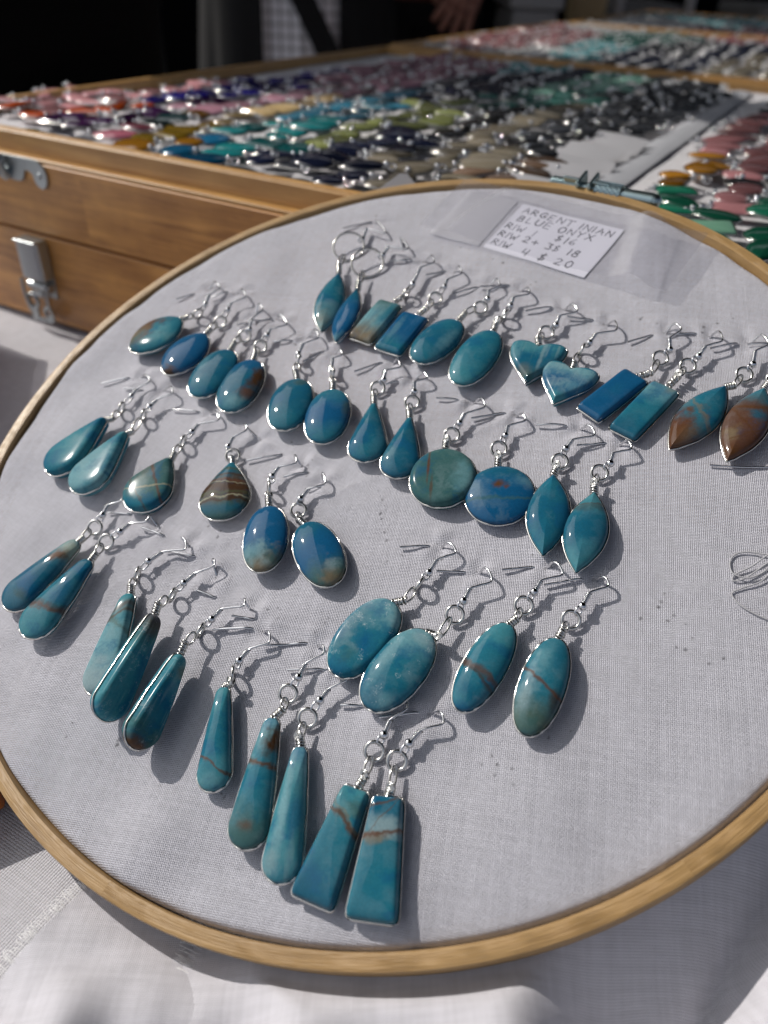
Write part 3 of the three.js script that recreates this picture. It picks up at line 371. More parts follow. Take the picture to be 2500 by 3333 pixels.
// ---------------------------------------------------------------- the price card, its clear sleeve, a loose thread
const sheetOnHoop = (w, h, nu, nv, f, t) => sheet(nu, nv, (u, v, P) => { const x = (u - 0.5) * w, y = (v - 0.5) * h; P.set(x, y, f(x, y, u, v)); return [u, v]; }, t);
{
  const cw = 1024, ch = 680, cv = document.createElement('canvas'); cv.width = cw; cv.height = ch;
  const g = cv.getContext('2d'); g.fillStyle = '#d0d0da'; g.fillRect(0, 0, cw, ch); g.strokeStyle = '#33343c'; g.lineCap = g.lineJoin = 'round'; g.lineWidth = 11;
  const F = { A: 'M0,10L4,0L8,10M2,6L8,5', R: 'M0,10L1,0L6,1L7,3L5,5L1,5L8,10', G: 'M8,2L5,0L1,3L0,7L3,10L7,9L8,6L5,6', E: 'M7,0L1,0L0,10L7,10M1,5L6,5', N: 'M0,10L1,0L7,10L8,0', T: 'M0,0L9,0M4,0L4,10', I: 'M1,0L0,10', B: 'M0,10L1,0L6,1L6,4L1,5L6,5L7,9L0,10', L: 'M1,0L0,10L6,10', U: 'M0,0L0,8L3,10L7,8L8,0', O: 'M4,0L1,2L0,6L2,10L6,9L8,5L7,1L4,0', Y: 'M0,0L4,5L8,0M4,5L3,10', X: 'M0,0L8,10M8,0L0,10', W: 'M0,0L2,10L5,4L7,10L10,0', 1: 'M1,0L0,10', 2: 'M0,2L3,0L6,2L5,5L0,10L7,10', 3: 'M0,0L6,0L3,4L6,6L5,10L0,10', 4: 'M1,0L0,6L6,6M6,0L5,10', 6: 'M5,0L1,5L0,8L3,10L6,8L5,6L1,7', 8: 'M4,5L1,3L3,0L6,1L5,4L0,7L1,10L5,10L6,7L4,5', 0: 'M3,0L0,4L1,9L4,10L6,7L6,2L3,0', $: 'M6,1L1,2L2,5L6,6L5,9L0,9M4,-1L2,11', '+': 'M0,6L7,5M3,2L4,9' };
  const write = (text, x, y, s, dy = 0) => { for (const ch0 of text) { if (ch0 === ' ') { x += s * 7; continue; } const jy = rr(-4, 4), js = s * rr(0.92, 1.06); g.lineWidth = rr(8, 13); g.beginPath(); for (const m of F[ch0].match(/[ML][-\d.]+,[-\d.]+/g)) { const [a, b] = m.slice(1).split(',').map(Number); g[m[0] === 'M' ? 'moveTo' : 'lineTo'](x + a * js + rr(-1, 1), y + jy + b * js * 1.02 + rr(-1, 1)); } g.stroke(); x += s * (ch0 === 'I' || ch0 === '1' ? 4.6 : ch0 === 'W' ? 13.5 : 11.4); y += dy; } };
  write('ARGENT INIAN', 60, 40, 7.9, 1); write('BLUE ONYX', 78, 158, 8.0, -1);
  write('RIW', 30, 290, 7.4, 1); write('1', 330, 305, 7.8); write('$16', 540, 268, 8.4, -2);
  write('RIW', 32, 410, 7.4, 2); write('2+ 3', 290, 402, 7.8, 2); write('$ 18', 590, 396, 8.2, -3);
  write('RIW', 40, 535, 7.4, 1); write('4', 372, 550, 8); write('$ 20', 540, 548, 8.6, -6);
  const tex = new THREE.CanvasTexture(cv); tex.colorSpace = THREE.SRGBColorSpace; tex.magFilter = THREE.LinearFilter; tex.anisotropy = 8;
  const card = one('price_card', sheetOnHoop(0.0462, 0.0308, 20, 14, (x, y) => clothZ(x + 0.0012, y + 0.1195) + 0.00035 + 0.0002 * Math.sin(x * 90), 0.0002), new THREE.MeshStandardMaterial({ name: 'paper', map: tex, roughness: 0.85, side: THREE.DoubleSide }), { label: 'white card with handwritten prices in capitals, inside the clear sleeve', category: 'price card' });
  card.position.copy(onHoop(0.0012, 0.1200, 0)); card.quaternion.copy(hoopQ).multiply(new THREE.Quaternion().setFromAxisAngle(V(0, 0, 1), -0.06));
}
{
  const film = new THREE.MeshPhysicalMaterial({ name: 'clear_plastic', color: lin(0.93, 0.93, 0.95), transmission: 1, thickness: 0, roughness: 0.36, ior: 1.5, side: THREE.DoubleSide });
  const s = thing('plastic_sleeve', 'crumpled clear plastic sleeve over the handwritten price card', 'plastic sleeve');
  s.position.copy(onHoop(0.002, 0.1215, 0.0024)); s.quaternion.copy(hoopQ).multiply(new THREE.Quaternion().setFromAxisAngle(V(0, 0, 1), -0.03));
  const f = (x, y) => 0.0012 + 0.0044 * Math.exp(-(((x - 0.036 + y * 0.25) / 0.0062) ** 2)) + 0.0016 * Math.exp(-(((x + 0.034 - y * 0.3) / 0.006) ** 2)) + 0.0012 * (fbm(x * 70 + 3, y * 30, 121, 2) - 0.5) + (Math.abs(x) > 0.045 ? 0.0008 : 0) * (Math.abs(x) - 0.045) * 100;
  part('front_film', sheetOnHoop(0.108, 0.0355, 90, 24, (x, y) => f(x, y)), film, s);
  part('folded_paper', sheetOnHoop(0.0245, 0.0315, 20, 14, (x, y) => clothZ(x - 0.0365, y + 0.1207) - 0.0024 + 0.00022 + 0.0003 * fbm(x * 60, y * 60, 123, 2), 0.00012).translate(-0.0385, -0.0008, 0), new THREE.MeshPhysicalMaterial({ name: 'thin_white_paper', color: lin(0.74, 0.74, 0.78), transmission: 0.65, roughness: 0.8, side: THREE.DoubleSide }), s);
}
{
  const q = (x, y, z = 0.0006) => V(x / 1000, y / 1000, z + clothZ(x / 1000, y / 1000));
  const g = tube([[135, 20, 0.6], [125, 16.5, 0.8], [120.5, 14.8, 0.9], [117.2, 13.8, 0.7], [114.6, 11.6, 0.5], [114.2, 8.6, 0.5], [116.2, 5.2, 0.9], [120.0, 5.6, 1.0], [123, 9.6, 1.2], [123.6, 14, 1.5], [122.6, 12, 1.3], [119.0, 4.6, 0.8], [117.0, 3.2, 0.5], [116.6, 4.6, 0.5], [119.6, 9.6, 1.0], [122.8, 15.4, 1.8], [124.4, 12.6, 1.4], [123.4, 6.6, 0.8], [119.6, 1.8, 0.5], [118.2, -0.6, 0.4], [120.6, -2.6, 0.4], [126, -3.6, 0.5], [134, -3.0, 0.4]].map(([x, y, z]) => q(x, y, z / 1000)), 0.00022, 200, 6);
  const m = one('loose_thread', g, new THREE.MeshStandardMaterial({ name: 'grey_thread', color: lin(0.40, 0.40, 0.42), roughness: 0.9 }), { label: 'pale grey thread looped on the cloth near the right edge of the hoop', category: 'thread' });
  m.position.copy(HC); m.quaternion.copy(hoopQ);
}

// ---------------------------------------------------------------- stone looks: one atlas cell per stone, base colours and the bands, veins and clouds that the mineral has
const C = { deep: [0.006, 0.116, 0.268], ocean: [0.010, 0.140, 0.228], teal: [0.020, 0.195, 0.275], sea: [0.062, 0.285, 0.345], pale: [0.19, 0.41, 0.465], mist: [0.34, 0.47, 0.50], sage: [0.055, 0.155, 0.155], sand: [0.25, 0.195, 0.12], rust: [0.135, 0.058, 0.022], brown: [0.075, 0.036, 0.016], cream: [0.42, 0.40, 0.28], moss: [0.09, 0.11, 0.055], clay: [0.14, 0.062, 0.036] };
// a, b, c: colour at the top, middle and tip; cloud: pale clouding; grain: streaks along the stone
// band [y, width, slope, colour, strength]; patch [x, y, rx, ry, colour, strength], x across -1..1, y 0 top .. 1 tip
const LOOK = {
  E1: { a: 'teal', b: 'teal', c: 'pale', cloud: 0.25, patch: [[-0.2, 0.85, 0.7, 0.22, 'sand', 0.55], [0.1, 0.6, 0.8, 0.08, 'mist', 0.3]] },
  E2: { a: 'ocean', b: 'deep', c: 'deep', cloud: 0.1, patch: [[0, 0.95, 0.8, 0.1, 'pale', 0.6]] },
  E3: { a: 'sage', b: 'pale', c: 'sand', cloud: 0.35, grain: 0.6, patch: [[0.5, 0.3, 0.35, 0.5, 'teal', 0.7], [-0.2, 0.75, 0.5, 0.3, 'sand', 0.35]] },
  E4: { a: 'deep', b: 'deep', c: 'teal', cloud: 0.1, grain: 0.2, patch: [[-0.4, 0.6, 0.25, 0.5, 'pale', 0.4]] },
  E5: { a: 'teal', b: 'ocean', c: 'teal', cloud: 0.15, patch: [[0.6, 0.4, 0.4, 0.3, 'pale', 0.45]] },
  E6: { a: 'teal', b: 'teal', c: 'sea', cloud: 0.18, patch: [[-0.5, 0.75, 0.5, 0.3, 'pale', 0.3]] },
  E7: { a: 'sea', b: 'ocean', c: 'sage', cloud: 0.2, grain: 0.55, patch: [[-0.75, 0.35, 0.35, 0.4, 'pale', 0.6], [0.25, 0.3, 0.08, 0.6, 'mist', 0.5], [-0.2, 0.75, 0.3, 0.25, 'sand', 0.35]] },
  E8: { a: 'pale', b: 'deep', c: 'sea', cloud: 0.75, grain: 0.4, patch: [[0.3, 0.5, 0.8, 0.2, 'pale', 0.5], [0.1, 0.9, 0.5, 0.15, 'sea', 0.7]] },
  E9: { a: 'deep', b: 'deep', c: 'deep', cloud: 0.06, patch: [[0.0, 0.5, 0.5, 0.2, 'teal', 0.2]] },
  E10: { a: 'pale', b: 'teal', c: 'ocean', cloud: 0.08, patch: [[0.5, 0.05, 0.5, 0.16, 'sand', 0.45]] },
  E11: { a: 'ocean', b: 'teal', c: 'clay', cloud: 0.15, patch: [[-0.5, 0.78, 1.3, 0.36, 'clay', 1], [-0.3, 0.9, 0.9, 0.25, 'rust', 0.7], [0.3, 0.8, 0.4, 0.18, 'sand', 0.25]], band: [[0.47, 0.03, 0.3, 'sand', 0.6]] },
  E12: { a: 'teal', b: 'clay', c: 'clay', cloud: 0.2, patch: [[0, 0.78, 1.3, 0.36, 'clay', 0.9], [-0.3, 0.72, 0.5, 0.14, 'sand', 0.8], [-0.2, 0.93, 0.6, 0.13, 'rust', 1], [0.4, 0.42, 0.5, 0.12, 'ocean', 0.8]], band: [[0.33, 0.05, -0.15, 'rust', 0.9], [0.55, 0.02, 0.3, 'rust', 0.7], [0.72, 0.02, -0.4, 'rust', 0.6]] },
  F1: { a: 'teal', b: 'sea', c: 'sage', cloud: 0.3, patch: [[-0.8, 0.55, 0.95, 0.5, 'clay', 0.95], [-0.5, 0.75, 0.6, 0.3, 'sand', 0.6], [0.6, 0.8, 0.5, 0.25, 'teal', 0.8]] },
  F2: { a: 'deep', b: 'deep', c: 'deep', cloud: 0.06, patch: [[0.1, 0.97, 0.7, 0.09, 'brown', 1], [0.1, 0.88, 0.5, 0.05, 'rust', 0.6]] },
  F3: { a: 'ocean', b: 'ocean', c: 'teal', cloud: 0.15, patch: [[-0.6, 0.4, 0.25, 0.3, 'pale', 0.35]] },
  F4: { a: 'deep', b: 'ocean', c: 'teal', cloud: 0.15, patch: [[0.75, 0.45, 0.4, 0.35, 'brown', 1], [0.5, 0.72, 0.4, 0.15, 'clay', 0.8], [0.2, 0.85, 0.6, 0.12, 'pale', 0.55]] },
  F5: { a: 'ocean', b: 'ocean', c: 'teal', cloud: 0.1, patch: [[0.3, 0.12, 0.5, 0.1, 'moss', 0.45]] },
  F6: { a: 'teal', b: 'deep', c: 'teal', cloud: 0.1, patch: [[0.85, 0.45, 0.2, 0.25, 'moss', 0.5]] },
  F7: { a: 'teal', b: 'ocean', c: 'teal', cloud: 0.15 },
  F8: { a: 'teal', b: 'ocean', c: 'ocean', cloud: 0.15, patch: [[-0.5, 0.7, 0.4, 0.25, 'pale', 0.25]] },
  F9: { a: 'sage', b: 'sage', c: 'sage', cloud: 0.3, patch: [[0.7, 0.6, 0.45, 0.35, 'pale', 0.5], [-0.42, 0.3, 0.05, 0.45, 'clay', 0.9], [-0.28, 0.75, 0.06, 0.25, 'rust', 0.6]] },
  F10: { a: 'ocean', b: 'deep', c: 'deep', cloud: 0.3, patch: [[-0.6, 0.4, 0.5, 0.3, 'mist', 0.35], [0.0, 0.4, 0.28, 0.09, 'rust', 1], [0.2, 0.45, 0.1, 0.05, 'clay', 0.8], [0.7, 0.35, 0.4, 0.12, 'pale', 0.4]], band: [[0.62, 0.035, 0.08, 'sage', 0.7]] },
  F11: { a: 'teal', b: 'ocean', c: 'teal', cloud: 0.15 },
  F12: { a: 'sea', b: 'ocean', c: 'sea', cloud: 0.15, band: [[0.24, 0.06, -0.1, 'brown', 0.5], [0.2, 0.02, -0.1, 'rust', 0.5]] },
  G1: { a: 'teal', b: 'sea', c: 'teal', cloud: 0.35 },
  G2: { a: 'sea', b: 'pale', c: 'pale', cloud: 0.55, patch: [[0.5, 0.6, 0.4, 0.5, 'teal', 0.6]] },
  G3: { a: 'sage', b: 'sage', c: 'teal', cloud: 0.3, band: [[0.38, 0.035, 0.75, 'clay', 0.9], [0.62, 0.022, -0.35, 'cream', 0.9], [0.80, 0.03, 0.5, 'rust', 0.5]], patch: [[-0.5, 0.3, 0.3, 0.3, 'sand', 0.3]] },
  G4: { a: 'teal', b: 'brown', c: 'sage', cloud: 0.2, grain: 0.1, band: [[0.17, 0.035, 0.02, 'moss', 0.9], [0.27, 0.03, 0, 'brown', 0.8], [0.38, 0.03, 0.02, 'clay', 0.95], [0.42, 0.012, 0.02, 'cream', 0.9], [0.50, 0.07, 0, 'brown', 0.9], [0.60, 0.03, 0, 'moss', 0.8], [0.68, 0.022, -0.04, 'cream', 0.95], [0.73, 0.03, -0.04, 'brown', 0.9], [0.85, 0.08, 0, 'ocean', 0.8]] },
  G5: { a: 'deep', b: 'deep', c: 'sage', cloud: 0.1, patch: [[-0.1, 0.98, 1.2, 0.30, 'sand', 0.9], [-0.4, 0.75, 0.8, 0.18, 'pale', 0.7], [0.2, 0.9, 0.4, 0.08, 'mist', 0.6]] },
  G6: { a: 'ocean', b: 'deep', c: 'sage', cloud: 0.08, patch: [[0.1, 1.0, 1.1, 0.26, 'sand', 0.9], [0.4, 0.8, 0.5, 0.1, 'mist', 0.6]] },
  G7: { a: 'pale', b: 'teal', c: 'teal', cloud: 0.6, speck: 0.5, patch: [[-0.6, 0.4, 0.45, 0.5, 'mist', 0.45], [0.3, 0.55, 0.35, 0.15, 'deep', 0.8], [0.1, 0.75, 0.4, 0.12, 'sage', 0.5]] },
  G8: { a: 'pale', b: 'teal', c: 'ocean', cloud: 0.35, speck: 0.4, patch: [[-0.55, 0.35, 0.35, 0.5, 'pale', 0.5], [0.5, 0.85, 0.35, 0.12, 'pale', 0.5], [0.1, 0.1, 0.8, 0.1, 'mist', 0.4]] },
  G9: { a: 'sea', b: 'teal', c: 'ocean', cloud: 0.2, band: [[0.58, 0.045, 0.10, 'clay', 0.85], [0.63, 0.035, 0.16, 'brown', 0.8]], patch: [[-0.2, 0.9, 0.7, 0.1, 'sea', 0.5]] },
  G10: { a: 'teal', b: 'teal', c: 'moss', cloud: 0.25, band: [[0.50, 0.03, 0.22, 'clay', 0.95]], patch: [[-0.3, 0.3, 0.6, 0.25, 'pale', 0.6], [-0.5, 0.6, 0.5, 0.3, 'mist', 0.5], [0.75, 0.62, 0.3, 0.14, 'brown', 0.7], [0.4, 0.2, 0.4, 0.2, 'ocean', 0.7], [0.0, 0.92, 0.9, 0.14, 'sage', 0.7]] },
  H1: { a: 'pale', b: 'ocean', c: 'ocean', cloud: 0.15, patch: [[0.4, 0.12, 0.9, 0.14, 'cream', 0.6], [0.1, 0.24, 0.45, 0.09, 'rust', 1], [-0.1, 0.32, 0.25, 0.06, 'clay', 0.7], [0.2, 0.66, 0.9, 0.12, 'deep', 0.6], [0.4, 0.8, 0.6, 0.06, 'moss', 0.4]] },
  H2: { a: 'ocean', b: 'teal', c: 'sea', cloud: 0.2, band: [[0.66, 0.035, -0.12, 'clay', 0.9], [0.62, 0.03, -0.12, 'brown', 0.5]], patch: [[0.3, 0.45, 0.6, 0.2, 'deep', 0.6]] },
  H3: { a: 'sea', b: 'pale', c: 'mist', cloud: 0.45, band: [[0.16, 0.06, -0.25, 'clay', 0.75], [0.24, 0.03, -0.3, 'rust', 0.8], [0.33, 0.03, 0.2, 'moss', 0.5]], patch: [[-0.2, 0.88, 0.8, 0.12, 'mist', 0.8], [-0.1, 0.7, 0.5, 0.06, 'mist', 0.6]] },
  H4: { a: 'sage', b: 'sea', c: 'sea', cloud: 0.2, grain: 0.6, speck: 0.3, patch: [[0, 0.08, 1.2, 0.16, 'clay', 0.6], [0.5, 0.5, 0.3, 0.4, 'deep', 0.5]] },
  H5: { a: 'sea', b: 'teal', c: 'sage', cloud: 0.3, grain: 0.5, speck: 0.3, patch: [[0, 1.0, 1.2, 0.10, 'rust', 0.9], [0.4, 0.16, 0.5, 0.1, 'sand', 0.6], [0.2, 0.35, 0.5, 0.12, 'pale', 0.4]] },
  H6: { a: 'sea', b: 'teal', c: 'sea', cloud: 0.15, band: [[0.78, 0.022, 0.20, 'clay', 0.95]], patch: [[0, 0.93, 0.9, 0.08, 'pale', 0.4]] },
  H7: { a: 'pale', b: 'teal', c: 'sage', cloud: 0.2, band: [[0.385, 0.032, 0.06, 'rust', 0.95]], patch: [[0.35, 0.24, 0.55, 0.14, 'brown', 1], [0.45, 0.2, 0.14, 0.14, 'rust', 0.9], [-0.5, 0.35, 0.3, 0.08, 'pale', 0.6], [0.0, 0.85, 0.45, 0.06, 'rust', 0.7], [0, 0.95, 0.9, 0.1, 'sage', 0.8]] },
  H8: { a: 'pale', b: 'sea', c: 'sea', cloud: 0.2, grain: 0.4, patch: [[-0.2, 0.55, 0.3, 0.45, 'pale', 0.8], [-0.4, 0.88, 0.6, 0.1, 'mist', 0.5], [0.4, 0.55, 0.35, 0.3, 'deep', 0.5]] },
  H9: { a: 'sea', b: 'teal', c: 'ocean', cloud: 0.2, band: [[0.29, 0.035, 0.24, 'rust', 0.95], [0.25, 0.02, 0.3, 'sand', 0.5]], patch: [[0.3, 0.16, 0.6, 0.1, 'moss', 0.5], [-0.2, 0.2, 0.5, 0.1, 'pale', 0.5]] },
  H10: { a: 'ocean', b: 'teal', c: 'teal', cloud: 0.2, band: [[0.06, 0.02, -0.2, 'rust', 0.8], [0.34, 0.03, -0.10, 'clay', 0.95], [0.18, 0.015, -0.6, 'rust', 0.6]], patch: [[0.1, 0.28, 0.9, 0.11, 'mist', 0.75], [-0.2, 0.37, 0.6, 0.06, 'sand', 0.7], [0, 0.95, 1.1, 0.2, 'teal', 0.3]] },
};
const KEYS = Object.keys(EARRINGS), CW = 128, CH = 256, NX = 8, NY = 6;
const stoneMap = dataTex(CW * NX, CH * NY, (px, py) => {
  const i = Math.floor(px / CW), j = Math.floor(py / CH), k = j * NX + i, L = LOOK[KEYS[k]]; if (!L) return [0, 0, 0];
  const e = EARRINGS[KEYS[k]], len = Math.hypot(e.tip[0] - e.top[0], e.tip[1] - e.top[1]);
  const x = ((px % CW) / (CW - 1) * 2 - 1) * 1.06, y = 1.03 - ((py % CH) / (CH - 1)) * 1.06, X = x * e.hw, Y = y * len;       // X, Y in mm
  const w1 = fbm(X / 3.2, Y / 3.2, k * 9 + 200) - 0.5, w2 = fbm(X / 1.1, Y / 1.1, k * 9 + 203) - 0.5, t = clamp(y + 0.22 * w1);
  let c = t < 0.5 ? mix3(C[L.a], C[L.b], sstep(0.05, 0.45, t)) : mix3(C[L.b], C[L.c], sstep(0.55, 0.95, t));
  const cl = fbm(X / 4.5 + w2, Y / 4.5 + w1, k * 9 + 205, 5); c = mix3(c, C.mist, L.cloud * sstep(0.42, 0.9, cl) * 0.8); c = mix3(c, C.deep, 0.5 * sstep(0.5, 0.2, cl));
  if (L.grain) { const s = fbm(X / 0.8, Y / 9, k * 9 + 206, 3); c = mix3(c, C.mist, L.grain * 0.6 * sstep(0.55, 0.8, s)); c = mix3(c, C.deep, L.grain * 0.4 * sstep(0.45, 0.2, s)); }
  for (const [ax, ay, rx, ry, col, st] of L.patch ?? []) { const d = Math.hypot((x - ax) / rx, (y - ay) / ry) + 1.1 * w1 + 0.5 * w2; c = mix3(c, C[col], st * sstep(1.2, 0.15, d)); }
  for (const [ay, wd, sl, col, st] of L.band ?? []) { const d = Math.abs(y - ay - sl * x * 0.5 - 0.09 * w1 - 0.035 * w2) / (wd * (0.55 + fbm(X / 2, Y / 2, k * 9 + 208))); c = mix3(c, C[col], 0.9 * st * sstep(1.25, 0, d)); }
  const fine = fbm(X / 0.35, Y / 0.35, k * 9 + 209, 2) - 0.5; c = c.map((q) => q * (1 + 0.22 * fine));
  if (L.speck) { const s = noise(X / 0.16, Y / 0.16, k * 9 + 210) * sstep(0.4, 0.75, fbm(X / 2.2, Y / 2.2, k * 9 + 211)); c = mix3(c, [0.75, 0.82, 0.85], L.speck * sstep(0.52, 0.75, s)); }
  return S3(c);
}, true);
const polishBump = dataTex(256, 256, (x, y) => { const t = fbm(x / 64, y / 64, 301, 3); return [t, t, t]; });
const stoneMat = new THREE.MeshPhysicalMaterial({ name: 'blue_onyx', map: stoneMap, bumpMap: withRepeat(polishBump, 3, 3), bumpScale: 0.00006, roughness: 0.95, specularIntensity: 0.1, ior: 1.5, transmission: 0.38, thickness: 0, clearcoat: 1, clearcoatRoughness: 0.045 });

const stoneMatte = stoneMat.clone(); stoneMatte.name = 'blue_onyx_satin'; stoneMatte.clearcoat = 0.25; stoneMatte.clearcoatRoughness = 0.16;
const SATIN = new Set(['F1', 'F9', 'G1', 'G2', 'G3', 'G7', 'H3', 'H4', 'H5', 'E8', 'E3']);

// outline of a stone as points, the top at (0, 0), the tip at (0, -len)
function outline(shape, hw, len, n = 72) {
  const pts = [];
  if (shape === 'tear' || shape === 'drop') {     // a small and a large circle joined by their tangents
    const rt = hw * (shape === 'tear' ? 0.14 : 0.42), rb = hw, d = len - rt - rb, a = Math.asin(Math.min(0.98, (rb - rt) / d)), half = n / 2, top = Math.round(half * 0.2), bot = Math.round(half * 0.45), mid = half - top - bot, R = [];
    for (let i = 0; i < top; i++) { const w = lerp(Math.PI / 2, a, i / top); R.push([rt * Math.cos(w), -rt + rt * Math.sin(w)]); }
    for (let i = 0; i < mid; i++) { const k = i / mid, bulge = 0.05 * hw * Math.sin(k * Math.PI); R.push([lerp(rt, rb, k) * Math.cos(a) + bulge, -rt - d * k + lerp(rt, rb, k) * Math.sin(a)]); }
    for (let i = 0; i < bot; i++) { const w = lerp(a, -Math.PI / 2, i / bot); R.push([rb * Math.cos(w), -(len - rb) + rb * Math.sin(w)]); }
    return [...R, [0, -len], ...R.slice(1).reverse().map(([x, y]) => [-x, y])];
  }
  for (let i = 0; i < n; i++) {
    const t = i / n * Math.PI * 2, c = Math.cos(t), s = Math.sin(t);       // t = 0 at the top, growing to the right
    let x = hw * s, y = -len / 2 + len / 2 * c;
    if (shape === 'oval') { x = hw * Math.sign(s) * Math.pow(Math.abs(s), 0.93); y = -len / 2 + len / 2 * Math.sign(c) * Math.pow(Math.abs(c), 0.95); }
    if (shape === 'leaf' || shape === 'marq') { const v = (1 - c) / 2, q = shape === 'leaf' ? 0.56 : 0.5, w = v < q ? v / q : (1 - v) / (1 - q); x = hw * Math.sign(s) * (1 - Math.pow(1 - w, 2.0)); }
    if (shape === 'cushion') { const p = 1.35; x = hw * Math.sign(s) * Math.pow(Math.abs(s), p * 0.9); y = -len / 2 + len / 2 * Math.sign(c) * Math.pow(Math.abs(c), p * 0.75); }
    if (shape === 'rect' || shape === 'trap') { const p = 0.16; x = hw * Math.sign(s) * Math.pow(Math.abs(s), p); y = -len / 2 + len / 2 * Math.sign(c) * Math.pow(Math.abs(c), p); if (shape === 'trap') x *= lerp(0.62, 1, -y / len); }
    if (shape === 'heart') { x = hw * Math.sign(s) * Math.pow(Math.abs(s), 2.1); const q = ((13 * c - 5 * Math.cos(2 * t) - 2 * Math.cos(3 * t) - Math.cos(4 * t)) / 17 - 0.294) / 1.294; y = len * (q > 0 ? q * 0.42 : q); }
    pts.push([x, y]);
  }
  return pts;
}
function stoneGeo(shape, hw, len, thick, profile, cell) {
  const pts = outline(shape, hw, len), n = pts.length, cy = shape === 'tear' || shape === 'drop' ? -0.62 * len : shape === 'heart' ? -0.42 * len : -0.5 * len, g = thick * 0.13, H = thick / 2 - g;
  const R = profile === 'flat' ? [1, 0.985, 0.96, 0.92, 0.86, 0.78, 0.6, 0.35, 0.12] : [1, 0.985, 0.955, 0.91, 0.84, 0.75, 0.64, 0.5, 0.35, 0.18, 0.06];
  const dome = (r) => (profile === 'flat' ? Math.pow(clamp(1 - Math.pow(r, 9)), 0.5) * (0.92 + 0.08 * (1 - r * r)) : Math.pow(clamp(1 - Math.pow(r, 2.3)), 0.62));
  const pos = [], uv = [], idx = [], put = (x, y, z) => { pos.push(x / 1000, y / 1000, z / 1000); const [i, j] = cell; uv.push((i + 0.5 + x / hw * 0.5 / 1.06 * 0.99) / NX, (j + (1.03 + y / len) / 1.06 * 0.992 + 0.004) / NY); };
  const rings = [];
  for (const side of [-1, 1]) for (const r of side < 0 ? [...R].reverse() : R) { rings.push(pos.length / 3); for (const [x, y] of pts) put(x * r, cy + (y - cy) * r, side * (g + H * dome(r))); }
  for (let k = 0; k < rings.length - 1; k++) for (let i = 0; i < n; i++) { const a = rings[k] + i, b = rings[k] + (i + 1) % n, c = rings[k + 1] + i, d = rings[k + 1] + (i + 1) % n; idx.push(a, c, b, b, c, d); }
  const cap = (start, z, flip) => { const m = pos.length / 3; put(0, cy, z); for (let i = 0; i < n; i++) { const a = start + i, b = start + (i + 1) % n; flip ? idx.push(m, a, b) : idx.push(m, b, a); } };
  cap(rings[0], -(g + H * dome(0)), true); cap(rings[rings.length - 1], g + H * dome(0), false);
  const G = new THREE.BufferGeometry(); G.setAttribute('position', new THREE.Float32BufferAttribute(pos, 3)); G.setAttribute('uv', new THREE.Float32BufferAttribute(uv, 2)); G.setIndex(idx); G.computeVertexNormals();
  return G;
}
const helix = (r, h, turns, wire, seg = 10) => tube(Array.from({ length: Math.round(turns * seg) + 1 }, (_, i) => V(r * Math.cos(i / seg * Math.PI * 2), i / (turns * seg) * h, r * Math.sin(i / seg * Math.PI * 2))), wire, Math.round(turns * seg), 5);
const shapes = { leaf: 'slim pointed', rect: 'rectangular', oval: 'oval', heart: 'heart-shaped', marq: 'pointed marquise', cushion: 'rounded diamond', tear: 'teardrop', drop: 'long teardrop', round: 'round', trap: 'tapered rectangular' };
const THICK = { leaf: 5.6, rect: 4.6, oval: 6.4, heart: 5.4, marq: 6.2, cushion: 6.4, tear: 6.2, drop: 6.6, round: 6.2, trap: 5.6 };
const ROLL = { E1: 0.2, E2: -0.25, F1: -0.1, G1: -0.1, G2: -0.1, H3: 0, H4: 1.12, H5: 1.12 };
const FLAT = new Set(['E3', 'E4', 'E9', 'E10', 'H9', 'H10', 'G1', 'G2', 'H3', 'H4', 'H5', 'F9', 'G3', 'G7', 'E7', 'E8']);
const SWIRL = new Set(['F9', 'F10', 'F11', 'F12', 'G8', 'H6', 'H8', 'H9', 'H10', 'E6', 'E10']);
const SPECIALTHICK = { H3: 6, H4: 7.4, H5: 7.2, G1: 6.6, G2: 6.6 };
